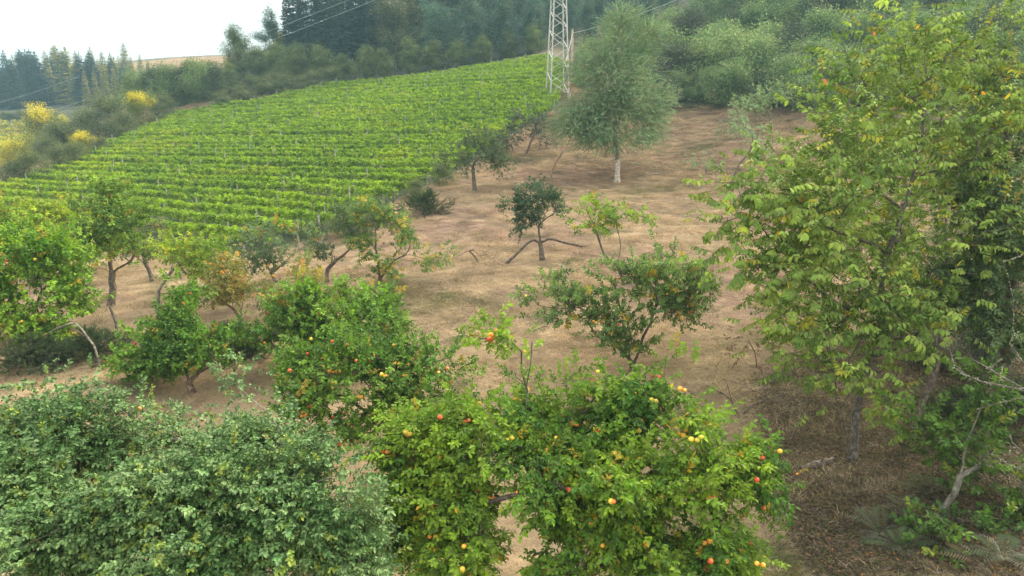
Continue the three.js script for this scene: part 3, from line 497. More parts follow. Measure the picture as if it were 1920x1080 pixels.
// conifer wood across the valley at the left
const FC = ['golden green conifer with sunlight put into its colour in the wood across the valley', 'conifer', 'golden green conifers across the valley'], FD = ['dark bluish conifer in the wood across the valley', 'conifer', 'dark conifers across the valley'];
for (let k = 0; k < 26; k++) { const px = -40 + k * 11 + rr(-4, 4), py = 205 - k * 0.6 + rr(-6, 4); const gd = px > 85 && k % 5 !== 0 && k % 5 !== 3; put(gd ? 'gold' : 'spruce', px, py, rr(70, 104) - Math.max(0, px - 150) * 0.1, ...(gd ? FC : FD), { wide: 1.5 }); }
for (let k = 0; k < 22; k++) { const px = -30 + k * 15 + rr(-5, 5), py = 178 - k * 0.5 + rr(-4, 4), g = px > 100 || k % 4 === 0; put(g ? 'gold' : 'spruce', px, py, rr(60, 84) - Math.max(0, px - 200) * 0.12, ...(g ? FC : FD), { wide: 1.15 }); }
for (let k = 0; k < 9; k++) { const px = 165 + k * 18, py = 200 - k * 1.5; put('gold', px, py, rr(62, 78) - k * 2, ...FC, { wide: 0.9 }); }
for (const [px, py, h] of [[-10, 222, 16], [15, 224, 14], [45, 222, 15], [75, 224, 16], [100, 226, 18]]) put('bush', px, py, h, 'low bush along the lane above the small yellowing vineyard', 'bush', 'bushes along the lane across the valley', { wide: 2 });
// scrub on the right hillside
const SG = ['shrub with haze put into its pale green colour on the scrub hillside', 'shrub', 'pale shrubs on the right hillside'], SD = ['dark green shrub on the hazy scrub hillside', 'shrub', 'dark shrubs on the right hillside'];
for (let row = 0; row < 9; row++) for (let k = 0; k < 13; k++) {
  const py = 195 - row * 26 + rr(-8, 8), px = 1255 + (row > 3 ? -30 * (row - 3) * 0.4 : 0) + k * 58 + rr(-22, 22);
  if (py > 150 && px > 1600 && rnd() < 0.3) continue; if (px > 1980) continue; const x0 = 1270 + Math.max(0, 60 - py) * 2.1; if (px < x0 && py < 70) continue;
  const d = rnd() < 0.38, l = row < 2 ? `${d ? 'dark' : 'pale'} green shrub ${row ? 'in the second line up' : 'in the front line'} of the scrub slope, ${ord(k + 1)} from the birch` : (d ? SD : SG)[0]; put(d ? 'scrubDark' : 'scrub', px, py, rr(52, 88), l, 'shrub', (d ? SD : SG)[2], { wide: 1.15 });
}
for (let k = 0; k < 10; k++) put(k % 3 ? 'scrub' : 'scrubDark', 240 + k * 19, 200 - k * 1.5, rr(50, 66), 'tall shrubby tree among the golden conifers across the valley', 'tree', 'shrubby trees across the valley', { wide: 0.9 });
for (const [px, py, h, l] of [[640, 446, 46, 'dark green shrub on the vineyard fence beside the tall pale post'], [690, 420, 44, 'shrub on the vineyard fence left of the corner posts'], [780, 374, 34, 'shrub on the fence behind the low dense bush'], [830, 346, 36, 'shrub on the fence left of the dark trunked tree'], [930, 296, 30, 'shrub on the fence right of the dark trunked tree']]) put('bush', px, py, h, l, 'shrub', undefined, { wide: 1.2 });
put('broom', 800, 404, 38, 'low dense dark green bush beside the fence at the vineyard corner', 'bush', undefined, { wide: 1.05 });
// pylon-side wood slope behind the birch
for (const [px, py, h] of [[1110, 130, 50], [1150, 120, 60], [1215, 130, 70], [1260, 150, 60], [1090, 160, 30], [1270, 190, 50]]) put('scrub', px, py, h, 'shrub of the slope directly behind the white stemmed tree', 'shrub', 'shrubs behind the white stemmed tree');

// ---------------------------------------------------------------- pylon, pole, wires
{
  const b = groundAt(1045, 180), t = thing('lattice_pylon', V(b.x, b.y, b.z), 'pale grey steel lattice pylon at the right end of the vineyard', 'pylon'), hgt = 19.5, w = (y) => 1.16 * (1 - 0.62 * y / hgt);
  t.rotation.y = 0.2;
  const bar = (p, q, r, name) => { const d = q.clone().sub(p), m = part(name, new THREE.BoxGeometry(r, d.length(), r), steelMat, t); m.position.copy(p).addScaledVector(d, 0.5); m.quaternion.setFromUnitVectors(rotUp, d.normalize()); };
  const c = (k, y) => { const s = [[-1, -1], [1, -1], [1, 1], [-1, 1]][k % 4]; return V(s[0] * w(y), y, s[1] * w(y)); };
  for (let k = 0; k < 4; k++) bar(c(k, -0.5), c(k, hgt), 0.13, 'leg');
  let y = 0.1, i = 0; while (y < hgt - 1) { const s = w(y) * 1.25; for (let k = 0; k < 4; k++) { const f = (i + k) % 2; bar(c(k + f, y), c(k + 1 - f, y + s), 0.07, 'brace'); } y += s; i++; }
  for (let k = 0; k < 4; k++) { const m = part('footing', new THREE.CylinderGeometry(0.22, 0.28, 0.6, 10), postMat, t); m.position.copy(c(k, 0)); }
  bar(V(-2.4, hgt - 0.6, 0), V(2.4, hgt - 0.6, 0), 0.16, 'crossarm');
  for (const x of [-2.2, 0, 2.2]) { const m = part('insulator', new THREE.CylinderGeometry(0.07, 0.07, 0.5, 8), postMat, t); m.position.set(x, hgt - 0.25, 0); }
  t.updateMatrixWorld(true);
  const pb = groundAt(1072, 142), pole = thing('utility_pole', pb.clone(), 'plain grey wooden pole standing just right of the lattice pylon', 'pole'), ph = 82 * pb.depth / F;
  part('post', new MB().tube([V(0, -0.4, 0), V(0, ph * 0.5, 0), V(0, ph, 0)], [0.19, 0.17, 0.14], 10).geo(), barkPink, pole);
  part('cap', new THREE.CylinderGeometry(0.16, 0.16, 0.06, 10).translate(0, ph + 0.03, 0), postMat, pole);
  const wire = (a, e, sag, label) => { const pts = [], o = a.clone(); for (let k = 0; k <= 40; k++) { const u = k / 40, p = a.clone().lerp(e, u); p.y -= sag * 4 * u * (1 - u); pts.push(p.sub(o)); } const m = part(numbered('power_line'), new MB().tube(pts, pts.map(() => 0.02), 5).geo(), wireMat, scene); m.position.copy(o); tag(m, label, 'cable'); };
  const top = (x) => V(x, hgt, 0).applyMatrix4(t.matrixWorld);
  wire(top(-2.2), P(104, 206, 190), 0.6, 'upper of the two wires running left from the pylon over the wood');
  wire(top(0), P(104, 213, 186), 1.4, 'lower of the two wires running left from the pylon over the wood');
  wire(P(150, 142, 185), P(-40, 202, 170), 0.5, 'wire crossing the far conifer wood at the left edge');
  wire(pb.clone().add(V(0, ph * 0.92, 0)), P(1330, -28, 104), 0.6, 'wire rising right from the wooden pole behind the white stemmed tree');
  wire(pb.clone().add(V(0, ph * 0.92, 0)), t.localToWorld(V(w(4), 4, 0)), 0.1, 'short stay wire between the wooden pole and the pylon');
}

// ---------------------------------------------------------------- trees of the meadow
tree({ name: 'birch_tree', base: [1157, 342], seg: 0.6, rBase: 0.25, tipR: 0.008, bark: barkGrey, stems: [[[1157, 342], [1157, 290], [1152, 200], [1160, 90]]], density: 0.75, gap: 0.1, noiseScale: 0.35,
  lobes: [[1150, 225, 105, 50, 0, 4.2, 70], [1150, 155, 100, 52, 0, 3.9, 66], [1160, 100, 74, 44, 0, 2.9, 40], [1168, 45, 28, 30, 0, 1.2, 15], [1213, 62, 14, 32, 0, 0.7, 9], [1090, 205, 50, 45, 0, 2, 20], [1225, 185, 45, 45, 0, 2, 20], [1155, 258, 78, 18, 0, 3, 26], [1070, 235, 34, 24, -1, 1.5, 12]],
  spray: 'birch', per: 48, spread: 0.55, scale: 0.8, shoots: 0, rise: 0.1, sag: 0.2, pal: PAL.birch, label: 'large birch with haze put into its pale green colour and whitewashed lower trunk on the tan meadow' });
{   // whitewash on the foot of that trunk
  const b = scene.children.find((o) => o.name === 'birch_tree'), pts = [], r = []; for (let k = 0; k <= 8; k++) { pts.push(V(0, k * 0.24 - 0.05, 0)); r.push(0.012 + 0.178 * (1 + 0.6 * Math.exp(-(k * 0.24) / 0.44))); }
  const m = new THREE.MeshStandardMaterial({ color: new THREE.Color().setRGB(0.8, 0.79, 0.76), map: barkTex, bumpMap: barkTex, bumpScale: 0.02, roughness: 0.95 }); const w = part('whitewash', new MB().tube(pts, r, 14).geo(), m, b); w.userData.label = 'white painted foot of the trunk';
}
tree({ base: [1018, 488], rBase: 0.17, tipR: 0.008, stemTip: 5, shoots: 0.05, bark: barkDark, stems: [[[1018, 488], [1013, 455], [1008, 425]], [[1014, 458], [1000, 450, 0], [975, 470, -0.4], [945, 500, -0.6]], [[1013, 455], [1030, 448], [1060, 455, 0.3], [1092, 462, 0.4]]],
  lobes: [[1005, 372, 36, 26, 0, 0.85, 22], [1025, 395, 30, 32, 0, 0.75, 20], [985, 395, 26, 24, 0, 0.7, 14], [958, 382, 14, 10, 0, 0.3, 5], [982, 420, 14, 16, 0, 0.4, 6]], spray: 'appleFar', per: 10, spread: 0.16, scale: 0.85, pal: { a: [0.035, 0.09, 0.035], b: [0.07, 0.14, 0.05], c: [0.2, 0.2, 0.05], share: 0.03 }, label: 'small dark green tree with two low bare drooping branches, alone mid meadow' });
tree({ name: 'dead_branch', category: 'dead branch', base: [900, 492], rBase: 0.05, bare: true, bark: barkDark, stems: [[[900, 492], [880, 470], [865, 478]]], lobes: [[890, 475, 26, 20, 0, 0.7, 16], [860, 488, 26, 10, 0, 0.5, 8], [930, 485, 18, 12, 0, 0.5, 7]], label: 'heap of grey dead twigs left of the small lone tree' });
tree({ base: [1035, 352], stemTip: 3, rBase: 0.12, bare: true, bark: barkBrown, name: 'bare_tree', stems: [[[1035, 352], [1034, 325], [1045, 300], [1055, 285]], [[1043, 303], [1030, 294], [1022, 288]]], lobes: [[1055, 288, 6, 8, 0, 0.2, 3], [1024, 290, 8, 6, 0, 0.2, 3]], label: 'slim leafless crooked tree left of the white trunk' });
tree({ base: [890, 358], rBase: 0.2, bark: barkDark, stems: [[[890, 358], [888, 330], [886, 315]]], lobes: [[895, 290, 44, 28, 0, 1.6, 26], [850, 308, 32, 22, 0, 1.2, 16], [935, 300, 28, 20, 0, 1.1, 14], [900, 262, 22, 22, 0, 0.9, 10], [925, 275, 14, 18, 0, 0.7, 6]], spray: 'appleFar', per: 11, spread: 0.28, scale: 1.05, pal: PAL.greyGreen, label: 'dark trunked tree at the vineyard edge, left of the slim leafless tree' });
tree({ base: [985, 292], rBase: 0.16, bark: barkDark, stems: [[[985, 292], [995, 268], [1000, 255]]], lobes: [[990, 235, 36, 22, 0, 1.7, 22], [960, 252, 24, 20, 0, 1.3, 14], [1020, 250, 22, 22, 0, 1.2, 12]], spray: 'appleFar', per: 11, spread: 0.3, scale: 1.15, pal: { a: [0.05, 0.075, 0.045], b: [0.09, 0.12, 0.06], c: [0.2, 0.2, 0.08], share: 0.02 }, label: 'dark grey green tree left of the large birch at the top of the vineyard edge' });
tree({ base: [1370, 346], rBase: 0.11, bark: barkDark, stems: [[[1370, 346], [1385, 310], [1405, 285], [1412, 262]], [[1398, 296], [1425, 292], [1450, 288]]], lobes: [[1405, 240, 45, 22, 0, 1.6, 20], [1430, 268, 34, 18, 0, 1.2, 14], [1375, 240, 24, 16, 0, 1, 8], [1395, 205, 30, 18, 0, 1.1, 9]], spray: 'appleFar', per: 7, spread: 0.3, scale: 0.95, pal: PAL.birch, label: 'leaning thin sparse tree on the upper meadow right of the birch' });
tree({ base: [1447, 248], rBase: 0.13, bark: barkDark, stems: [[[1447, 248], [1444, 225], [1438, 200]]], lobes: [[1430, 185, 40, 22, 0, 2, 20], [1465, 180, 24, 18, 0, 1.3, 10], [1400, 195, 24, 14, 0, 1.2, 8]], spray: 'appleFar', per: 9, spread: 0.35, scale: 1.3, pal: PAL.scrub, label: 'small dark trunked tree at the edge of the hillside scrub' });
tree({ base: [1325, 325], rBase: 0.07, bark: barkDark, stems: [[[1325, 325], [1322, 312], [1318, 300]]], lobes: [[1310, 300, 34, 10, 0, 1.2, 12], [1335, 310, 26, 7, 0, 1, 7]], spray: 'appleFar', per: 3, spread: 0.25, scale: 0.9, pal: PAL.birch, label: 'low half bare shrub on the upper meadow right of the white trunk' });
tree({ base: [1172, 535], rBase: 0.09, bark: barkDark, stems: [[[1165, 535], [1160, 500], [1164, 460], [1155, 420]], [[1160, 500], [1135, 480], [1120, 440], [1110, 410]]], lobes: [[1110, 405, 44, 26, 0, 0.9, 20], [1165, 405, 28, 14, 0, 0.6, 10], [1205, 408, 26, 10, 0, 0.5, 7], [1100, 375, 10, 18, 0, 0.3, 4], [1130, 430, 26, 12, 0, 0.5, 6]], spray: 'appleFar', per: 6, spread: 0.16, scale: 0.95, pal: PAL.appleBright, label: 'slender tree with bright yellow green airy top right of the lone small tree' });

// orchard trees
const TR = [
  { base: [713, 541], rBase: 0.14, bark: barkDark, stems: [[[713, 541], [712, 515], [707, 480], [706, 430]], [[714, 520], [735, 492], [760, 478]]], lobes: [[720, 415, 34, 28, 0, 0.8, 20], [745, 450, 26, 34, 0, 0.7, 20], [690, 410, 26, 26, 0, 0.7, 14], [700, 460, 40, 26, 0, 0.8, 16], [725, 500, 34, 14, 0, 0.6, 10], [790, 490, 28, 8, -0.3, 0.4, 7], [840, 475, 14, 6, -0.3, 0.3, 3]], spray: 'appleFar', per: 9, spread: 0.16, scale: 0.85, pal: { a: [0.06, 0.13, 0.02], b: [0.12, 0.2, 0.03], c: [0.5, 0.42, 0.06], share: 0.12 }, apples: 30, red: 0, appleR: 0.045, label: 'apple tree loaded with small yellow fruit at the lower meadow edge' },
  { base: [613, 531], rBase: 0.13, bark: barkDark, stems: [[[613, 531], [612, 508], [628, 490], [626, 470]], [[622, 494], [650, 474]]], lobes: [[640, 430, 38, 26, 0, 1, 18], [615, 460, 28, 20, 0, 0.7, 10], [670, 445, 26, 26, 0, 0.8, 12], [655, 400, 26, 18, 0, 0.7, 8]], spray: 'appleFar', per: 8, spread: 0.2, scale: 0.95, pal: PAL.greyGreen, label: 'grey green tree with crooked trunk just left of the yellow fruited one' },
  { base: [518, 532], rBase: 0.14, bark: barkGrey, stems: [[[518, 532], [510, 512], [495, 490]], [[512, 514], [530, 495]]], lobes: [[480, 462, 32, 24, 0, 1, 16], [525, 470, 34, 22, 0, 1, 16], [565, 455, 30, 22, 0, 0.9, 12], [495, 440, 24, 14, 0, 0.8, 8], [470, 495, 24, 14, 0, 0.6, 8]], spray: 'appleFar', per: 8, spread: 0.2, scale: 1, pal: { ...PAL.greyGreen, c: [0.4, 0.25, 0.05], share: 0.05 }, label: 'grey forked trunk tree with rusty tinted leaves below the vineyard' },
  { base: [208, 573], rBase: 0.2, bark: barkDark, density: 15, stems: [[[208, 573], [210, 530], [207, 500], [206, 440], [204, 380]], [[208, 512], [190, 502], [168, 512], [156, 526]], [[208, 510], [245, 490]]], lobes: [[200, 470, 62, 18, 0, 1.5, 26], [215, 430, 55, 30, 0, 1.4, 28], [205, 380, 45, 30, 0, 1.2, 22], [240, 410, 30, 26, 0, 1, 12], [170, 440, 30, 24, 0, 1, 12], [205, 350, 22, 18, 0, 0.6, 8]], spray: 'appleFar', per: 9, spread: 0.22, scale: 1, pal: { a: [0.055, 0.12, 0.015], b: [0.15, 0.25, 0.02], c: [0.3, 0.28, 0.03], share: 0.05 }, label: 'tall tree on a straight dark trunk with a hooked low branch, left side' },
  { base: [286, 528], rBase: 0.13, bark: barkDark, stems: [[[286, 528], [278, 505], [265, 470], [255, 440]]], lobes: [[270, 440, 36, 24, 0, 1, 16], [240, 455, 30, 18, 0, 0.9, 10], [300, 470, 20, 14, 0, 0.6, 6]], spray: 'appleFar', per: 8, spread: 0.22, scale: 1.05, pal: { a: [0.07, 0.1, 0.03], b: [0.11, 0.14, 0.04], c: [0.2, 0.17, 0.05], share: 0.05 }, label: 'tree with leaning dark trunk behind the yellow green crown' },
  { base: [297, 588], rBase: 0.1, bark: barkGrey, stems: [[[297, 588], [300, 545], [320, 510]]], lobes: [[330, 480, 50, 22, 0, 1, 24], [390, 470, 45, 20, 0, 1, 18], [360, 505, 45, 22, 0, 0.9, 16], [300, 470, 26, 18, 0, 0.7, 10], [345, 550, 22, 30, 0, 0.5, 10], [400, 500, 30, 16, 0, 0.7, 8]], spray: 'appleFar', per: 8, spread: 0.2, scale: 1, pal: PAL.appleYellow, label: 'yellow green spreading tree in front of the lowest vine rows' },
  { base: [458, 617], rBase: 0.11, bark: barkBrown, stems: [[[458, 617], [452, 590], [455, 570]], [[452, 592], [438, 580], [425, 570]]], lobes: [[425, 525, 40, 26, 0, 0.9, 26], [450, 555, 22, 24, 0, 0.6, 12], [405, 555, 26, 22, 0, 0.6, 12], [430, 500, 24, 12, 0, 0.5, 8]], spray: 'appleFar', per: 9, spread: 0.17, scale: 0.85, pal: PAL.orange, label: 'small tree with rust orange and olive leaves on a forked trunk' },
  { base: [362, 737], rBase: 0.13, bark: barkBrown, stems: [[[362, 737], [352, 705], [340, 680]], [[354, 708], [390, 690], [425, 670]]], lobes: [[300, 660, 50, 34, 0, 0.9, 40], [345, 640, 45, 36, 0, 0.9, 34], [395, 650, 45, 30, 0, 0.9, 26], [345, 590, 22, 40, 0, 0.4, 16], [270, 680, 26, 20, 0, 0.5, 10], [430, 640, 24, 20, 0, 0.5, 8], [340, 610, 40, 20, 0, 0.6, 10]], spray: 'apple', per: 9, spread: 0.16, scale: 1.1, pal: PAL.apple, apples: 14, red: 0.4, appleR: 0.05, label: 'green tree with a few red apples on a short leaning trunk' },
  { base: [640, 700], rBase: 0.14, bark: barkDark, stems: [[[640, 700], [640, 660], [630, 630]], [[640, 670], [590, 668], [550, 660]]], lobes: [[560, 630, 60, 26, 0, 1, 36], [640, 600, 60, 36, 0, 1, 40], [700, 610, 45, 38, 0, 1, 32], [620, 560, 40, 26, 0, 0.8, 20], [550, 590, 45, 26, 0, 0.8, 20], [700, 560, 24, 26, 0, 0.6, 12], [600, 650, 60, 18, 0, 0.8, 18], [545, 560, 30, 24, 0, 0.5, 10]], spray: 'apple', per: 8, spread: 0.18, scale: 1.15, pal: PAL.apple, apples: 26, red: 0.25, appleR: 0.05, label: 'broad bushy green apple tree left of the bare meadow strip' },
  { base: [520, 640], rBase: 0.08, bark: barkDark, stems: [[[520, 640], [530, 590], [540, 550]]], lobes: [[545, 525, 34, 22, 0, 0.7, 16], [525, 565, 26, 24, 0, 0.6, 12], [575, 540, 20, 20, 0, 0.5, 7]], spray: 'appleFar', per: 7, spread: 0.17, scale: 0.85, pal: PAL.orange, apples: 12, red: 0.4, label: 'yellowing small tree behind the broad bushy apple tree' },
  { base: [35, 640], rBase: 0.18, bark: barkDark, stems: [[[35, 640], [25, 600], [20, 560]], [[30, 610], [60, 580]]], lobes: [[50, 560, 70, 50, 0, 1.3, 46], [110, 590, 50, 36, 0, 1, 28], [20, 500, 60, 40, 0, 1.2, 30], [90, 520, 50, 36, 0, 1, 24], [60, 470, 60, 30, 0, 1.2, 24], [120, 470, 40, 26, 0, 0.8, 12], [110, 630, 30, 14, 0, 0.5, 8], [-20, 560, 50, 60, 0, 1.2, 20]], spray: 'apple', per: 9, spread: 0.2, scale: 1.3, pal: PAL.appleBright, apples: 24, red: 0.1, appleR: 0.05, label: 'big yellow green apple tree at the left edge' },
  { base: [60, 540], rBase: 0.14, bark: barkDark, stems: [[[60, 540], [62, 500], [65, 470]]], lobes: [[40, 430, 60, 34, 0, 1.6, 26], [100, 420, 50, 30, 0, 1.4, 20], [30, 400, 30, 18, 0, 1, 10], [130, 400, 30, 22, 0, 1, 10], [-10, 440, 40, 40, 0, 1.4, 16]], spray: 'appleFar', per: 9, spread: 0.25, scale: 1.15, pal: PAL.appleYellow, apples: 8, red: 0.9, label: 'yellow topped tree behind the big tree at the left edge' },
  { base: [150, 520], rBase: 0.13, bark: barkDark, stems: [[[150, 520], [148, 480], [145, 450]]], lobes: [[145, 425, 60, 30, 0, 1.5, 28], [100, 450, 50, 26, 0, 1.3, 18], [185, 450, 40, 26, 0, 1.2, 14], [160, 395, 34, 20, 0, 1, 10]], spray: 'appleFar', per: 9, spread: 0.25, scale: 1.1, pal: PAL.appleYellow, label: 'spreading yellow green tree just left of the tall straight trunked one' },
  { base: [1190, 697], rBase: 0.13, bark: barkDark, stems: [[[1190, 697], [1180, 665], [1170, 610], [1160, 560]], [[1188, 690], [1203, 640], [1222, 600], [1230, 560]], [[1182, 675], [1150, 640], [1110, 630]]], lobes: [[1150, 590, 60, 44, 0, 1, 36], [1230, 560, 60, 40, 0, 1, 36], [1290, 545, 40, 34, 0, 0.8, 20], [1180, 520, 50, 30, 0, 0.9, 20], [1060, 570, 50, 26, 0, 0.8, 18], [1240, 490, 22, 30, 0, 0.5, 10], [1020, 550, 40, 22, 0, 0.7, 12], [1180, 640, 34, 26, 0, 0.6, 10], [1275, 590, 30, 24, 0, 0.6, 8], [1300, 510, 20, 20, 0, 0.5, 6]], spray: 'apple', per: 6, spread: 0.17, scale: 1.05, pal: { ...PAL.apple, a: [0.06, 0.125, 0.025], b: [0.12, 0.2, 0.035] }, apples: 16, red: 0, appleR: 0.045, label: 'open two stemmed apple tree right of the bare meadow strip' },
];
for (const t of TR) tree({ ...t, gain: t.pal && !Object.values(PAL).includes(t.pal) ? 1.45 : 1.1, per: (t.per ?? 6) * 1.0 });
tree({ base: [745, 860], depth: 14.5, rBase: 0.13, bark: barkDark, stems: [[[745, 900], [742, 800], [745, 740], [735, 690]]], lobes: [[620, 690, 80, 50, 0, 0.8, 44], [700, 660, 70, 40, 0, 0.8, 36], [770, 690, 70, 45, 0, 0.8, 40], [690, 750, 80, 50, 0, 0.9, 44], [790, 750, 50, 40, 0, 0.7, 22], [610, 780, 70, 60, 0, 0.8, 36], [560, 720, 50, 40, 0, 0.6, 18], [840, 690, 30, 24, 0, 0.4, 8]], spray: 'apple', per: 8, spread: 0.17, scale: 0.8, gap: 0.26, noiseScale: 1, pal: { ...PAL.apple, share: 0.02 }, apples: 130, red: 0.04, appleR: 0.042, singles: true, label: 'dark green apple tree with many yellow apples and dark trunk, left of centre' });
tree({ base: [1100, 1150], depth: 10.2, rBase: 0.16, bark: barkDark, stems: [[[1100, 1250], [1080, 1050], [1010, 930], [980, 860]], [[1090, 1100], [1180, 1000], [1215, 900], [1220, 830]], [[980, 870], [985, 760], [995, 640]], [[1085, 1060], [1240, 930], [1330, 900]]],
  lobes: [[800, 830, 90, 60, 0, 0.6, 36], [900, 820, 90, 55, 0, 0.7, 38], [1010, 825, 90, 50, 0, 0.8, 36], [1140, 790, 90, 60, 0.3, 0.7, 36], [1260, 800, 80, 60, 0.2, 0.7, 34], [1350, 870, 70, 40, 0, 0.5, 20], [1420, 880, 35, 22, 0, 0.3, 7], [860, 910, 100, 60, 0, 0.7, 40], [1010, 900, 90, 50, -0.3, 0.7, 34], [1150, 900, 100, 60, -0.5, 0.7, 44], [1290, 930, 80, 60, -0.3, 0.6, 30], [1100, 1000, 110, 60, -0.6, 0.6, 40], [1250, 1010, 100, 70, -0.5, 0.6, 38], [870, 1010, 90, 60, -0.5, 0.6, 32], [1340, 1030, 60, 50, -0.4, 0.5, 16], [985, 715, 14, 40, 0.4, 0.12, 5], [972, 640, 14, 30, 0.5, 0.1, 4], [925, 632, 38, 8, 0.5, 0.12, 5], [760, 920, 60, 50, 0, 0.5, 16], [770, 1010, 70, 60, -0.2, 0.5, 24], [830, 1065, 70, 40, -0.6, 0.4, 18], [1090, 1065, 80, 45, -0.8, 0.4, 20], [1210, 1075, 90, 40, -0.7, 0.5, 20], [1350, 1080, 70, 40, -0.5, 0.4, 14], [1330, 800, 9, 34, 0, 0.08, 3], [1250, 715, 8, 40, 0.2, 0.08, 4], [850, 740, 9, 40, 0, 0.1, 4], [1140, 715, 8, 36, 0.2, 0.08, 3], [760, 830, 10, 34, 0, 0.1, 3], [1440, 860, 10, 22, 0, 0.1, 3], [1060, 745, 8, 34, 0.2, 0.08, 3], [1200, 765, 60, 20, 0.3, 0.4, 9], [1420, 940, 20, 30, 0, 0.2, 5]],
  spray: 'apple', per: 12, spread: 0.14, scale: 0.74, gap: 0.24, noiseScale: 1, shoots: 0.1, pal: { ...PAL.appleBright, a: [0.07, 0.19, 0.012], share: 0.03 }, accents: 30, accentScale: 0.5, apples: 240, red: 0.05, appleR: 0.041, singles: true, label: 'large bright green apple tree with orange fruit filling the foreground centre' });
tree({ base: [330, 1150], depth: 8.6, rBase: 0.16, bark: barkGrey, stems: [[[330, 1350], [350, 1100], [380, 960], [400, 880]], [[340, 1150], [200, 1000], [120, 920]], [[350, 1080], [520, 1000], [600, 900]]],
  lobes: [[90, 805, 100, 45, 0.5, 0.6, 32], [250, 820, 80, 34, 0.8, 0.5, 24], [60, 900, 120, 70, 0, 0.7, 44], [220, 920, 110, 60, -0.2, 0.7, 44], [420, 865, 70, 40, 0.3, 0.6, 24], [480, 835, 50, 24, 0.4, 0.4, 12], [400, 900, 70, 60, 0, 0.6, 26], [330, 960, 80, 50, -0.3, 0.5, 24], [450, 1000, 70, 50, -0.4, 0.5, 20], [420, 930, 110, 60, -0.2, 0.7, 44], [560, 915, 80, 60, 0, 0.6, 36], [130, 1020, 140, 70, -0.6, 0.7, 50], [330, 1030, 140, 70, -0.6, 0.7, 50], [540, 1010, 110, 80, -0.3, 0.6, 44], [640, 980, 60, 70, 0, 0.4, 18], [670, 1060, 60, 40, -0.2, 0.4, 14], [448, 700, 8, 40, 0.4, 0.08, 4], [330, 800, 8, 34, 0.5, 0.08, 3], [150, 750, 8, 34, 0.6, 0.08, 3], [560, 840, 8, 44, 0.2, 0.08, 3], [60, 745, 10, 30, 0.6, 0.1, 3], [250, 770, 7, 36, 0.6, 0.08, 3], [510, 790, 7, 36, 0.3, 0.08, 3], [640, 900, 8, 40, 0, 0.08, 3], [0, 830, 60, 60, 0.3, 0.5, 16]],
  spray: 'apple', per: 27, spread: 0.15, scale: 0.53, gap: 0.28, noiseScale: 1.1, shoots: 0.07, mat: dullLeafMat, pal: PAL.silver, apples: 26, red: 0.08, appleR: 0.036, singles: true, label: 'silvery green leafed apple tree filling the lower left foreground' });
// right side: cherry, grey green tree, undergrowth
tree({ name: 'cherry_tree', base: [1597, 872], rBase: 0.13, tipR: 0.007, bark: barkCherry, stems: [[[1597, 872], [1612, 740], [1645, 590], [1665, 470], [1705, 360], [1730, 230]], [[1597, 868], [1578, 780], [1560, 690], [1545, 560]], [[1640, 610], [1560, 560, -0.8], [1480, 500, -1.4]], [[1665, 470], [1560, 430, -1], [1450, 400, -1.5]], [[1690, 390], [1600, 320, -0.6], [1560, 250, -0.8]], [[1625, 680], [1700, 640, -0.6], [1740, 610, -1]]],
  lobes: [[1370, 385, 60, 40, -1.5, 0.8, 20], [1470, 400, 70, 60, -1.4, 1, 36], [1560, 430, 80, 70, -1, 1.2, 44], [1480, 520, 70, 60, -1.2, 1, 34], [1600, 330, 90, 70, -0.8, 1.3, 46], [1540, 270, 50, 50, -0.6, 1, 20], [1700, 250, 80, 70, 0, 1.4, 40], [1620, 190, 60, 50, 0, 1.1, 24], [1720, 140, 50, 50, 0, 1, 18], [1680, 420, 90, 80, 0, 1.3, 44], [1780, 350, 70, 80, 0.5, 1.3, 30], [1580, 570, 80, 60, -0.8, 1, 34], [1700, 560, 80, 60, -0.6, 1, 28], [1540, 660, 60, 30, -1, 0.6, 16], [1590, 720, 50, 26, -1, 0.5, 12], [1720, 620, 50, 30, -1, 0.6, 10], [1800, 230, 60, 60, 0.5, 1, 18], [1690, 770, 30, 14, -1, 0.3, 3], [1600, 120, 60, 46, 0.6, 1, 18], [1670, 85, 50, 30, 0.8, 1, 12], [1790, 120, 50, 46, 0.8, 1, 16], [1850, 210, 50, 60, 0.6, 1, 20], [1450, 310, 40, 36, -1, 0.8, 12], [1500, 600, 60, 40, -1.2, 0.8, 18], [1400, 470, 30, 36, -1.4, 0.6, 9], [1640, 640, 60, 40, -0.8, 0.8, 16], [1840, 420, 50, 60, 0, 1, 18], [1700, 60, 60, 40, 0.8, 1, 12], [1840, 90, 60, 50, 0.8, 1, 14], [1900, 150, 50, 60, 0.6, 1, 14], [1760, 500, 60, 60, 0, 1, 16]],
  spray: 'cherry', per: 4.4, spread: 0.38, scale: 0.78, rise: -0.1, gap: 0.24, accents: 46, pal: PAL.cherry, singles: true, label: 'tall cherry tree with drooping yellowing leaves and orange ones, right side' });
tree({ name: 'willow_tree', base: [1888, 740], depth: 17, rBase: 0.2, bark: barkDark, stems: [[[1888, 760], [1885, 640], [1900, 480], [1890, 300], [1880, 180]]], lobes: [[1870, 540, 70, 70, -0.8, 1.2, 40], [1830, 450, 60, 70, -0.5, 1.1, 36], [1910, 420, 60, 80, -0.8, 1.2, 36], [1850, 330, 60, 70, 0, 1.2, 34], [1920, 250, 50, 80, 0, 1.2, 28], [1880, 180, 40, 50, 0, 1, 16], [1800, 560, 50, 50, -0.4, 0.9, 18], [1930, 600, 40, 60, -1, 0.9, 18], [1905, 100, 24, 40, 0, 0.7, 8]], spray: 'appleFar', per: 10, spread: 0.26, scale: 1.0, pal: { a: [0.1, 0.18, 0.06], b: [0.21, 0.31, 0.11], c: [0.35, 0.3, 0.05], share: 0.04 }, label: 'dense grey green tree at the right edge behind the cherry' });
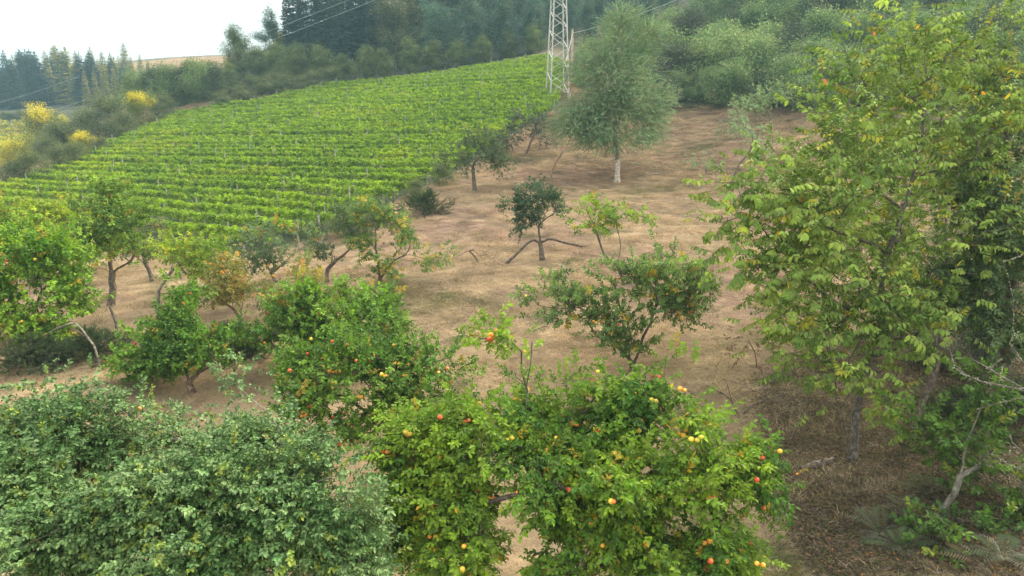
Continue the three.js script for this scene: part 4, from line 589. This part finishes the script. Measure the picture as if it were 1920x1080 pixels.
tree({ name: 'hazel_tree', base: [1770, 560], depth: 24, rBase: 0.16, bark: barkCherry, stems: [[[1770, 640], [1768, 540], [1775, 420], [1770, 300]], [[1768, 600], [1740, 500], [1700, 400]], [[1772, 590], [1820, 480], [1850, 350]]], lobes: [[1640, 420, 70, 60, 0, 1.2, 22], [1740, 480, 70, 60, 0, 1.3, 22], [1700, 330, 80, 70, 0, 1.4, 28], [1800, 300, 80, 80, 0, 1.4, 30], [1640, 250, 60, 60, 0, 1.2, 20], [1740, 190, 80, 70, 0, 1.4, 26], [1830, 150, 70, 70, 0, 1.3, 22], [1680, 130, 60, 50, 0, 1.1, 14], [1780, 90, 60, 40, 0, 1.1, 12], [1860, 430, 60, 70, 0, 1.2, 22], [1600, 330, 40, 50, 0, 1, 10], [1890, 240, 50, 70, 0, 1.2, 18]], spray: 'appleFar', per: 9, spread: 0.34, scale: 1.05, pal: { a: [0.13, 0.21, 0.045], b: [0.27, 0.36, 0.08], c: [0.45, 0.36, 0.06], share: 0.04 }, label: 'loose pale green tree with several stems between the cherry and the right edge' });
tree({ name: 'sapling', category: 'tree', base: [1555, 680], rBase: 0.09, bark: barkCherry, stems: [[[1552, 690], [1545, 580], [1540, 470]]], lobes: [[1535, 500, 50, 50, 0, 0.9, 14], [1550, 420, 50, 50, 0, 0.9, 12], [1500, 560, 40, 34, 0, 0.7, 8]], spray: 'appleFar', per: 6, spread: 0.3, scale: 1.1, pal: { a: [0.1, 0.2, 0.03], b: [0.22, 0.32, 0.05], c: [0.5, 0.36, 0.03], share: 0.05 }, label: 'slim straight tree standing behind the left half of the cherry crown' });
tree({ name: 'lichened_tree', base: [1712, 990], rBase: 0.1, lichen: 160, bark: barkLichen, stems: [[[1712, 990], [1740, 985, -0.1], [1780, 940, -0.2], [1802, 890, -0.2], [1806, 855, -0.1], [1822, 800, 0], [1850, 745, 0.1], [1858, 700, 0.2]], [[1800, 895, -0.2], [1840, 875, 0], [1880, 880, 0.1]]], lobes: [[1750, 1000, 26, 22, -0.6, 0.3, 8], [1850, 900, 50, 40, 0.3, 0.5, 14], [1835, 800, 30, 40, 0.4, 0.4, 10], [1740, 840, 40, 34, 0.8, 0.4, 10], [1890, 940, 34, 40, 0, 0.4, 9], [1800, 980, 40, 16, -0.4, 0.3, 6], [1720, 790, 24, 24, 0.8, 0.3, 5], [1855, 720, 30, 34, 0.2, 0.3, 8], [1815, 830, 22, 22, 0, 0.2, 5]], spray: 'apple', per: 4, spread: 0.15, scale: 1, pal: { a: [0.05, 0.13, 0.012], b: [0.1, 0.2, 0.016], c: [0.2, 0.26, 0.02], share: 0.1 }, label: 'low crooked apple tree with grey lichened trunk, lower right' });
tree({ name: 'bare_tree', base: [1990, 760], depth: 10, rBase: 0.05, tipR: 0.006, bare: true, lichen: 420, bark: barkLichen, stems: [[[1990, 900], [1960, 740], [1900, 728], [1830, 712], [1785, 690]], [[1870, 722], [1800, 700, 0.1], [1775, 640, 0.2]], [[1920, 730], [1850, 690], [1822, 672]], [[1950, 745], [1890, 750], [1835, 770]], [[1960, 745], [1925, 690], [1900, 650]], [[1965, 780], [1920, 880], [1860, 850]], [[1930, 875], [1900, 830], [1895, 815]]], lobes: [[1860, 700, 50, 36, 0, 0.3, 8], [1900, 850, 30, 26, 0, 0.2, 5], [1905, 620, 20, 40, 0.3, 0.3, 5], [1900, 490, 20, 26, 0, 0.2, 4]], label: 'bare branches crusted with pale lichen reaching in from the right edge' });
tree({ name: 'bare_tree', base: [1705, 830], stemTip: 4, rBase: 0.11, bare: true, bark: barkDark, stems: [[[1705, 830], [1725, 770], [1752, 700], [1770, 620], [1800, 540]]], lobes: [[1780, 580, 40, 50, 0, 0.5, 6]], label: 'dark leaning stem right of the cherry trunk' });
tree({ name: 'dead_branch', category: 'dead branch', base: [1385, 778], rBase: 0.06, bare: true, bark: barkDark, stems: [[[1388, 778], [1365, 745], [1320, 720]], [[1388, 776], [1420, 755], [1465, 742]]], lobes: [[1340, 735, 40, 20, 0, 0.4, 9], [1440, 740, 40, 24, 0, 0.4, 9], [1400, 720, 50, 24, 0.3, 0.5, 9]], label: 'forked dark dead branch lying left of the cherry trunk' });
tree({ name: 'bare_shrub', category: 'shrub', base: [1480, 830], rBase: 0.03, tipR: 0.004, bare: true, bark: barkDark, stems: [[[1480, 830], [1470, 780], [1460, 740]], [[1482, 828], [1510, 770], [1520, 720]]], lobes: [[1480, 760, 60, 50, 0, 0.7, 30], [1520, 780, 40, 40, -0.3, 0.5, 16]], label: 'tangle of bare dark twigs beside the cherry trunk' });
tree({ name: 'bare_shrub', category: 'shrub', base: [1420, 690], rBase: 0.025, tipR: 0.004, bark: barkBrown, stems: [[[1420, 690], [1415, 660], [1400, 630]]], lobes: [[1410, 640, 40, 34, 0, 0.6, 20]], spray: 'appleFar', per: 2, spread: 0.15, scale: 0.55, pal: { a: [0.12, 0.06, 0.04], b: [0.18, 0.1, 0.06], c: [0.1, 0.1, 0.04], share: 0.1 }, label: 'small reddish brown withered shrub under the cherry branches' });
tree({ name: 'dead_branch', category: 'dead branch', base: [190, 690], rBase: 0.05, bare: true, bark: barkGrey, stems: [[[190, 690], [172, 640], [140, 606], [100, 620], [70, 640]]], lobes: [[120, 612, 20, 8, 0, 0.2, 3]], label: 'pale arching dead branch under the big tree at the left edge' });
tree({ name: 'dry_stalk', category: 'weed', base: [890, 655], rBase: 0.016, tipR: 0.004, bare: true, bark: barkBrown, stems: [[[890, 655], [889, 620], [890, 570]]], lobes: [[892, 580, 4, 12, 0, 0.05, 3]], label: 'single tall dry weed stalk on the meadow above the centre tree' });
{ const a = groundAt(-60, 219), e = groundAt(66, 221), w = thing('low_wall', a.clone().lerp(e, 0.5), 'low pale wall along the lane above the small yellowing vineyard', 'wall'); w.position.y = Math.max(a.y, e.y) - 0.2; w.rotation.y = Math.atan2(-(e.z - a.z), e.x - a.x); part('body', new THREE.BoxGeometry(a.distanceTo(e), 1.6, 0.4), barkPink, w); part('coping', new THREE.BoxGeometry(a.distanceTo(e) + 0.1, 0.15, 0.5).translate(0, 0.88, 0), postMat, w); }
{
  reseed(91);
  const lg = groundAt(1532, 882), log = thing('fallen_log', V(lg.x, lg.y + 0.07, lg.z), 'short dark rotting log lying left of the cherry trunk', 'log');
  part('trunk', new MB().tube([V(-0.42, -0.05, 0.12), V(-0.1, 0.02, 0.05), V(0.2, 0.03, -0.05), V(0.45, 0.06, -0.16)], [0.06, 0.09, 0.085, 0.05], 9).geo(), barkDark, log);
  part('stub', new MB().tube([V(0.05, 0.03, 0), V(0.1, 0.16, 0.03)], [0.03, 0.018], 6).geo(), barkDark, log);
  const st = groundAt(1062, 514), stick = thing('fallen_stick', V(st.x, st.y, st.z), 'pale broken stick poking from the grass below the small lone tree', 'stick');
  part('stem', new MB().tube([V(0.12, 0, 0), V(-0.1, 0.22, 0), V(-0.28, 0.42, -0.05)], [0.03, 0.035, 0.03], 7).geo(), barkPale, stick); part('twig', new MB().tube([V(0.1, 0.02, 0), V(-0.35, 0.06, 0.2)], [0.02, 0.01], 5).geo(), barkDark, stick);
  const fp = (px, py, hp, r, mat, label, name = 'fence_post') => { const g = groundAt(px, py), h = hp * g.depth / F, o = thing(name, g.clone(), label, 'fence post'); part('post', new MB().tube([V(0, -0.2, 0), V(gauss() * 0.02, h * 0.5, 0), V(gauss() * 0.05, h, 0)], [r, r, r * 0.9], 8).geo(), mat, o); part('cap', new THREE.CylinderGeometry(r * 1.05, r * 1.05, 0.02, 8).translate(0, h + 0.005, 0), mat, o); };
  fp(220, 637, 62, 0.045, ironMat, 'thin dark iron post standing in the bare patch below the straight trunked tree');
  fp(738, 405, 48, 0.06, barkDark, 'dark wooden post at the vineyard corner by the low dense bush');
  fp(720, 412, 48, 0.06, barkGrey, 'grey wooden post left of the dark corner post'); fp(560, 470, 52, 0.06, postMat, 'pale fence post behind the rusty leaved tree'); fp(460, 510, 50, 0.06, postMat, 'pale fence post below the lowest vine row'); fp(600, 452, 48, 0.06, postMat, 'tall pale post left of the crooked trunked tree');
  fp(950, 288, 24, 0.06, barkDark, 'dark post at the upper vineyard edge under the dark grey green tree'); fp(802, 362, 34, 0.06, barkGrey, 'grey post between the low dense bush and the dark trunked tree');
  for (const [px, py, l] of [[1735, 930, 'largest green fern under the lichened tree'], [1700, 965, 'yellowing fern beside the foot of the lichened trunk'], [1800, 1040, 'fern beneath the lone red apple at the lower right'], [1840, 1065, 'fern at the bottom edge near the right corner'], [1690, 1030, 'small brownish fern on the litter at the lower right'], [1770, 925, 'fern right of the largest fern'], [1880, 1050, 'fern in the dark lower right corner'], [1650, 1000, 'small fern left of the brownish fern']]) {
    const g = groundAt(px, py), o = thing('fern', g.clone(), l, 'fern'), m0 = new THREE.MeshPhysicalMaterial({ vertexColors: true, color: new THREE.Color().setRGB(rr(0.05, 0.11), rr(0.07, 0.1), 0.022), roughness: 0.93, transmission: 0.35, side: THREE.DoubleSide });
    const n = 7; for (let k = 0; k < n; k++) { const m = part('frond', fernGeo, m0, o); m.applyMatrix4(basis(V(Math.cos(k / n * 6.28 + rr(-0.3, 0.3)), rr(0.25, 0.9), Math.sin(k / n * 6.28)), V(0, 1, 0))); m.scale.multiplyScalar(rr(0.7, 1.1)); }
  }
}
// low bushes at the orchard floor
reseed(640);
for (const [px, py, h, l, k] of [[110, 680, 40, 'dark low bramble under the big tree at the left edge', 'broom'], [180, 668, 44, 'dark green low bush below the bare patch', 'broom'], [60, 690, 50, 'dark bramble left of the dark low bush', 'broom'], [430, 660, 44, 'dark green bush right of the red apple tree', 'broom'], [470, 668, 30, 'low bush at the foot of the broad bushy apple tree', 'broom'], [1800, 800, 60, 'dense olive thicket bush behind the lichened branches', 'broom'], [1900, 790, 80, 'dark thicket bush at the right edge', 'scrubDark'], [1730, 690, 60, 'dark thicket behind the leaning stem', 'scrubDark'], [1850, 700, 110, 'tall dark thicket under the grey green tree', 'scrubDark'], [1960, 960, 70, 'dark bramble at the lower right edge', 'scrubDark']]) put(k, px, py, h, l, 'bush', undefined, { wide: 1.2 });

// ---------------------------------------------------------------- grass and litter
{
  reseed(300);
  const lists = [[], [], []], litter = [], green = [];
  for (let k = 0; k < 330000; k++) {
    const d = 9 * Math.pow(115 / 9, Math.pow(rnd(), 0.8)), px = rr(-60, 1980), u = (px - W / 2) / F, x = d * u, z = -d * CP;
    if (inside(VINEYARD, x, z) || (polyDist(WOOD, x, z) > 0 && rnd() < 0.8)) continue;
    const th = polyDist(THICKET, x, z), sc = polyDist(SCRUB, x, z); if (sc > 1 && rnd() < 0.7) continue;
    const s = (0.36 + d * 0.018) * rr(0.6, 1.3), m = new THREE.Matrix4().makeRotationY(rr(0, 6.28)), y = height(x, z);
    if (th > 0.5 && rnd() < 0.55) { if (d < 40) { m.scale(V(1.1, 1, 1.1)); m.setPosition(x, y, z); const q = rr(0.5, 1.3), w = rnd(); litter.push({ m, c: w < 0.025 ? [0.35, 0.17, 0.05] : w < 0.4 ? [0.09 * q, 0.1 * q, 0.035 * q] : [0.13 * q, 0.1 * q, 0.075 * q] }); } continue; }
    const a = n3(x / 7, 1.5, z / 7) + 0.5 * n3(x / 2, 4, z / 2), g = smooth(0.15, 0.6, n3(x / 6, 14, z / 6) + 0.4 * n3(x / 1.5, 3, z / 1.5)) * 0.7 + (th > -2 ? 0.3 : 0), q = rr(0.75, 1.25);
    let c = [0.54, 0.425, 0.28]; const t = smooth(-0.1, 0.5, a); c = c.map((v, i) => v + ([0.43, 0.31, 0.235][i] - v) * t); c = c.map((v, i) => v + ([0.17, 0.17, 0.06][i] - v) * g); if (rnd() < 0.12) c = [0.58, 0.48, 0.33]; const pt = n3(x / 1.1, 31, z / 1.1); c = c.map((v) => v * (1 + 0.4 * pt)); if (n3(x / 1.7, 51, z / 1.7) > 0.42 && rnd() < 0.5) c = [0.1, 0.14, 0.04];
    const ty = rnd() < 0.18 ? 2 : rnd() < 0.5 ? 0 : 1, hs = clamp(0.6 + 1.1 * n3(x / 2.2, 22, z / 2.2), 0.3, 1.6);
    m.scale(V(s, s * hs, s)); m.setPosition(x, y, z); lists[ty].push({ m, c: c.map((v) => v * q) });
  }
  lists.forEach((l, i) => { const o = instanced('dry_grass', tuftGeo[i], strawMat, scene, l); o.name = numbered('dry_grass'); o.userData.label = ['dry straw coloured grass matted over the meadow', 'bleached grass lying between the fruit trees', 'taller tufts of dry grass standing on the meadow'][i]; });
  const o = instanced('leaf_litter', litterGeo, strawMat, scene, litter); o.userData.label = 'brown fallen leaves on the shaded ground under the trees at the right';
}
{   // single clumps of longer grass and small weeds standing out of the mat
  reseed(812); const list = [], weeds = [];
  for (let k = 0; k < 9000; k++) {
    const d = 12 * Math.pow(95 / 12, Math.pow(rnd(), 0.8)), px = rr(-60, 1980), x = d * (px - W / 2) / F, z = -d * CP; if (inside(VINEYARD, x, z) || inside(SCRUB, x, z)) continue;
    const cl = n3(x / 4, 71, z / 4); if (cl < 0.02 && rnd() < 0.85) continue;
    const s = rr(0.7, 1.25) * (0.8 + d * 0.006), m = new THREE.Matrix4().makeRotationY(rr(0, 6.28)).scale(V(s, s * rr(0.8, 1.4), s)).setPosition(x, height(x, z) - 0.02, z), q = rr(0.7, 1.2), w = rnd();
    if (w < 0.1) weeds.push({ m: m.scale(V(0.8, 0.8, 0.8)), c: [0.07 * q, 0.13 * q, 0.03 * q] }); else list.push({ m, c: w < 0.45 ? [0.26 * q, 0.2 * q, 0.09 * q] : w < 0.6 ? [0.2 * q, 0.2 * q, 0.07 * q] : [0.52 * q, 0.42 * q, 0.26 * q] });
  }
  instanced('grass_clumps', tuftGeo[2], strawMat, scene, list).userData.label = 'clumps of longer dry grass scattered over the meadow';
  instanced('weeds', SPRAY.scrub[0], leafMat, scene, weeds.map((e) => ({ m: e.m.scale(V(0.35, 0.25, 0.35)), c: e.c }))).userData.label = 'small green weeds scattered in the dry grass';
}
const renderer = new THREE.WebGLRenderer({ antialias: true });
renderer.setSize(1024, 576); renderer.toneMapping = THREE.LinearToneMapping; renderer.toneMappingExposure = EXPOSURE;
renderer.shadowMap.enabled = true; renderer.shadowMap.type = THREE.PCFSoftShadowMap;
scene.updateMatrixWorld(true);
{ let tri = 0, ins = 0, meshes = 0; scene.traverse((o) => { if (o.isInstancedMesh) { ins += o.count; meshes++; } else if (o.isMesh) { tri += o.geometry.index.count / 3; meshes++; } }); console.log('triangles', tri, 'copies', ins, 'meshes', meshes); }
renderer.render(scene, camera);
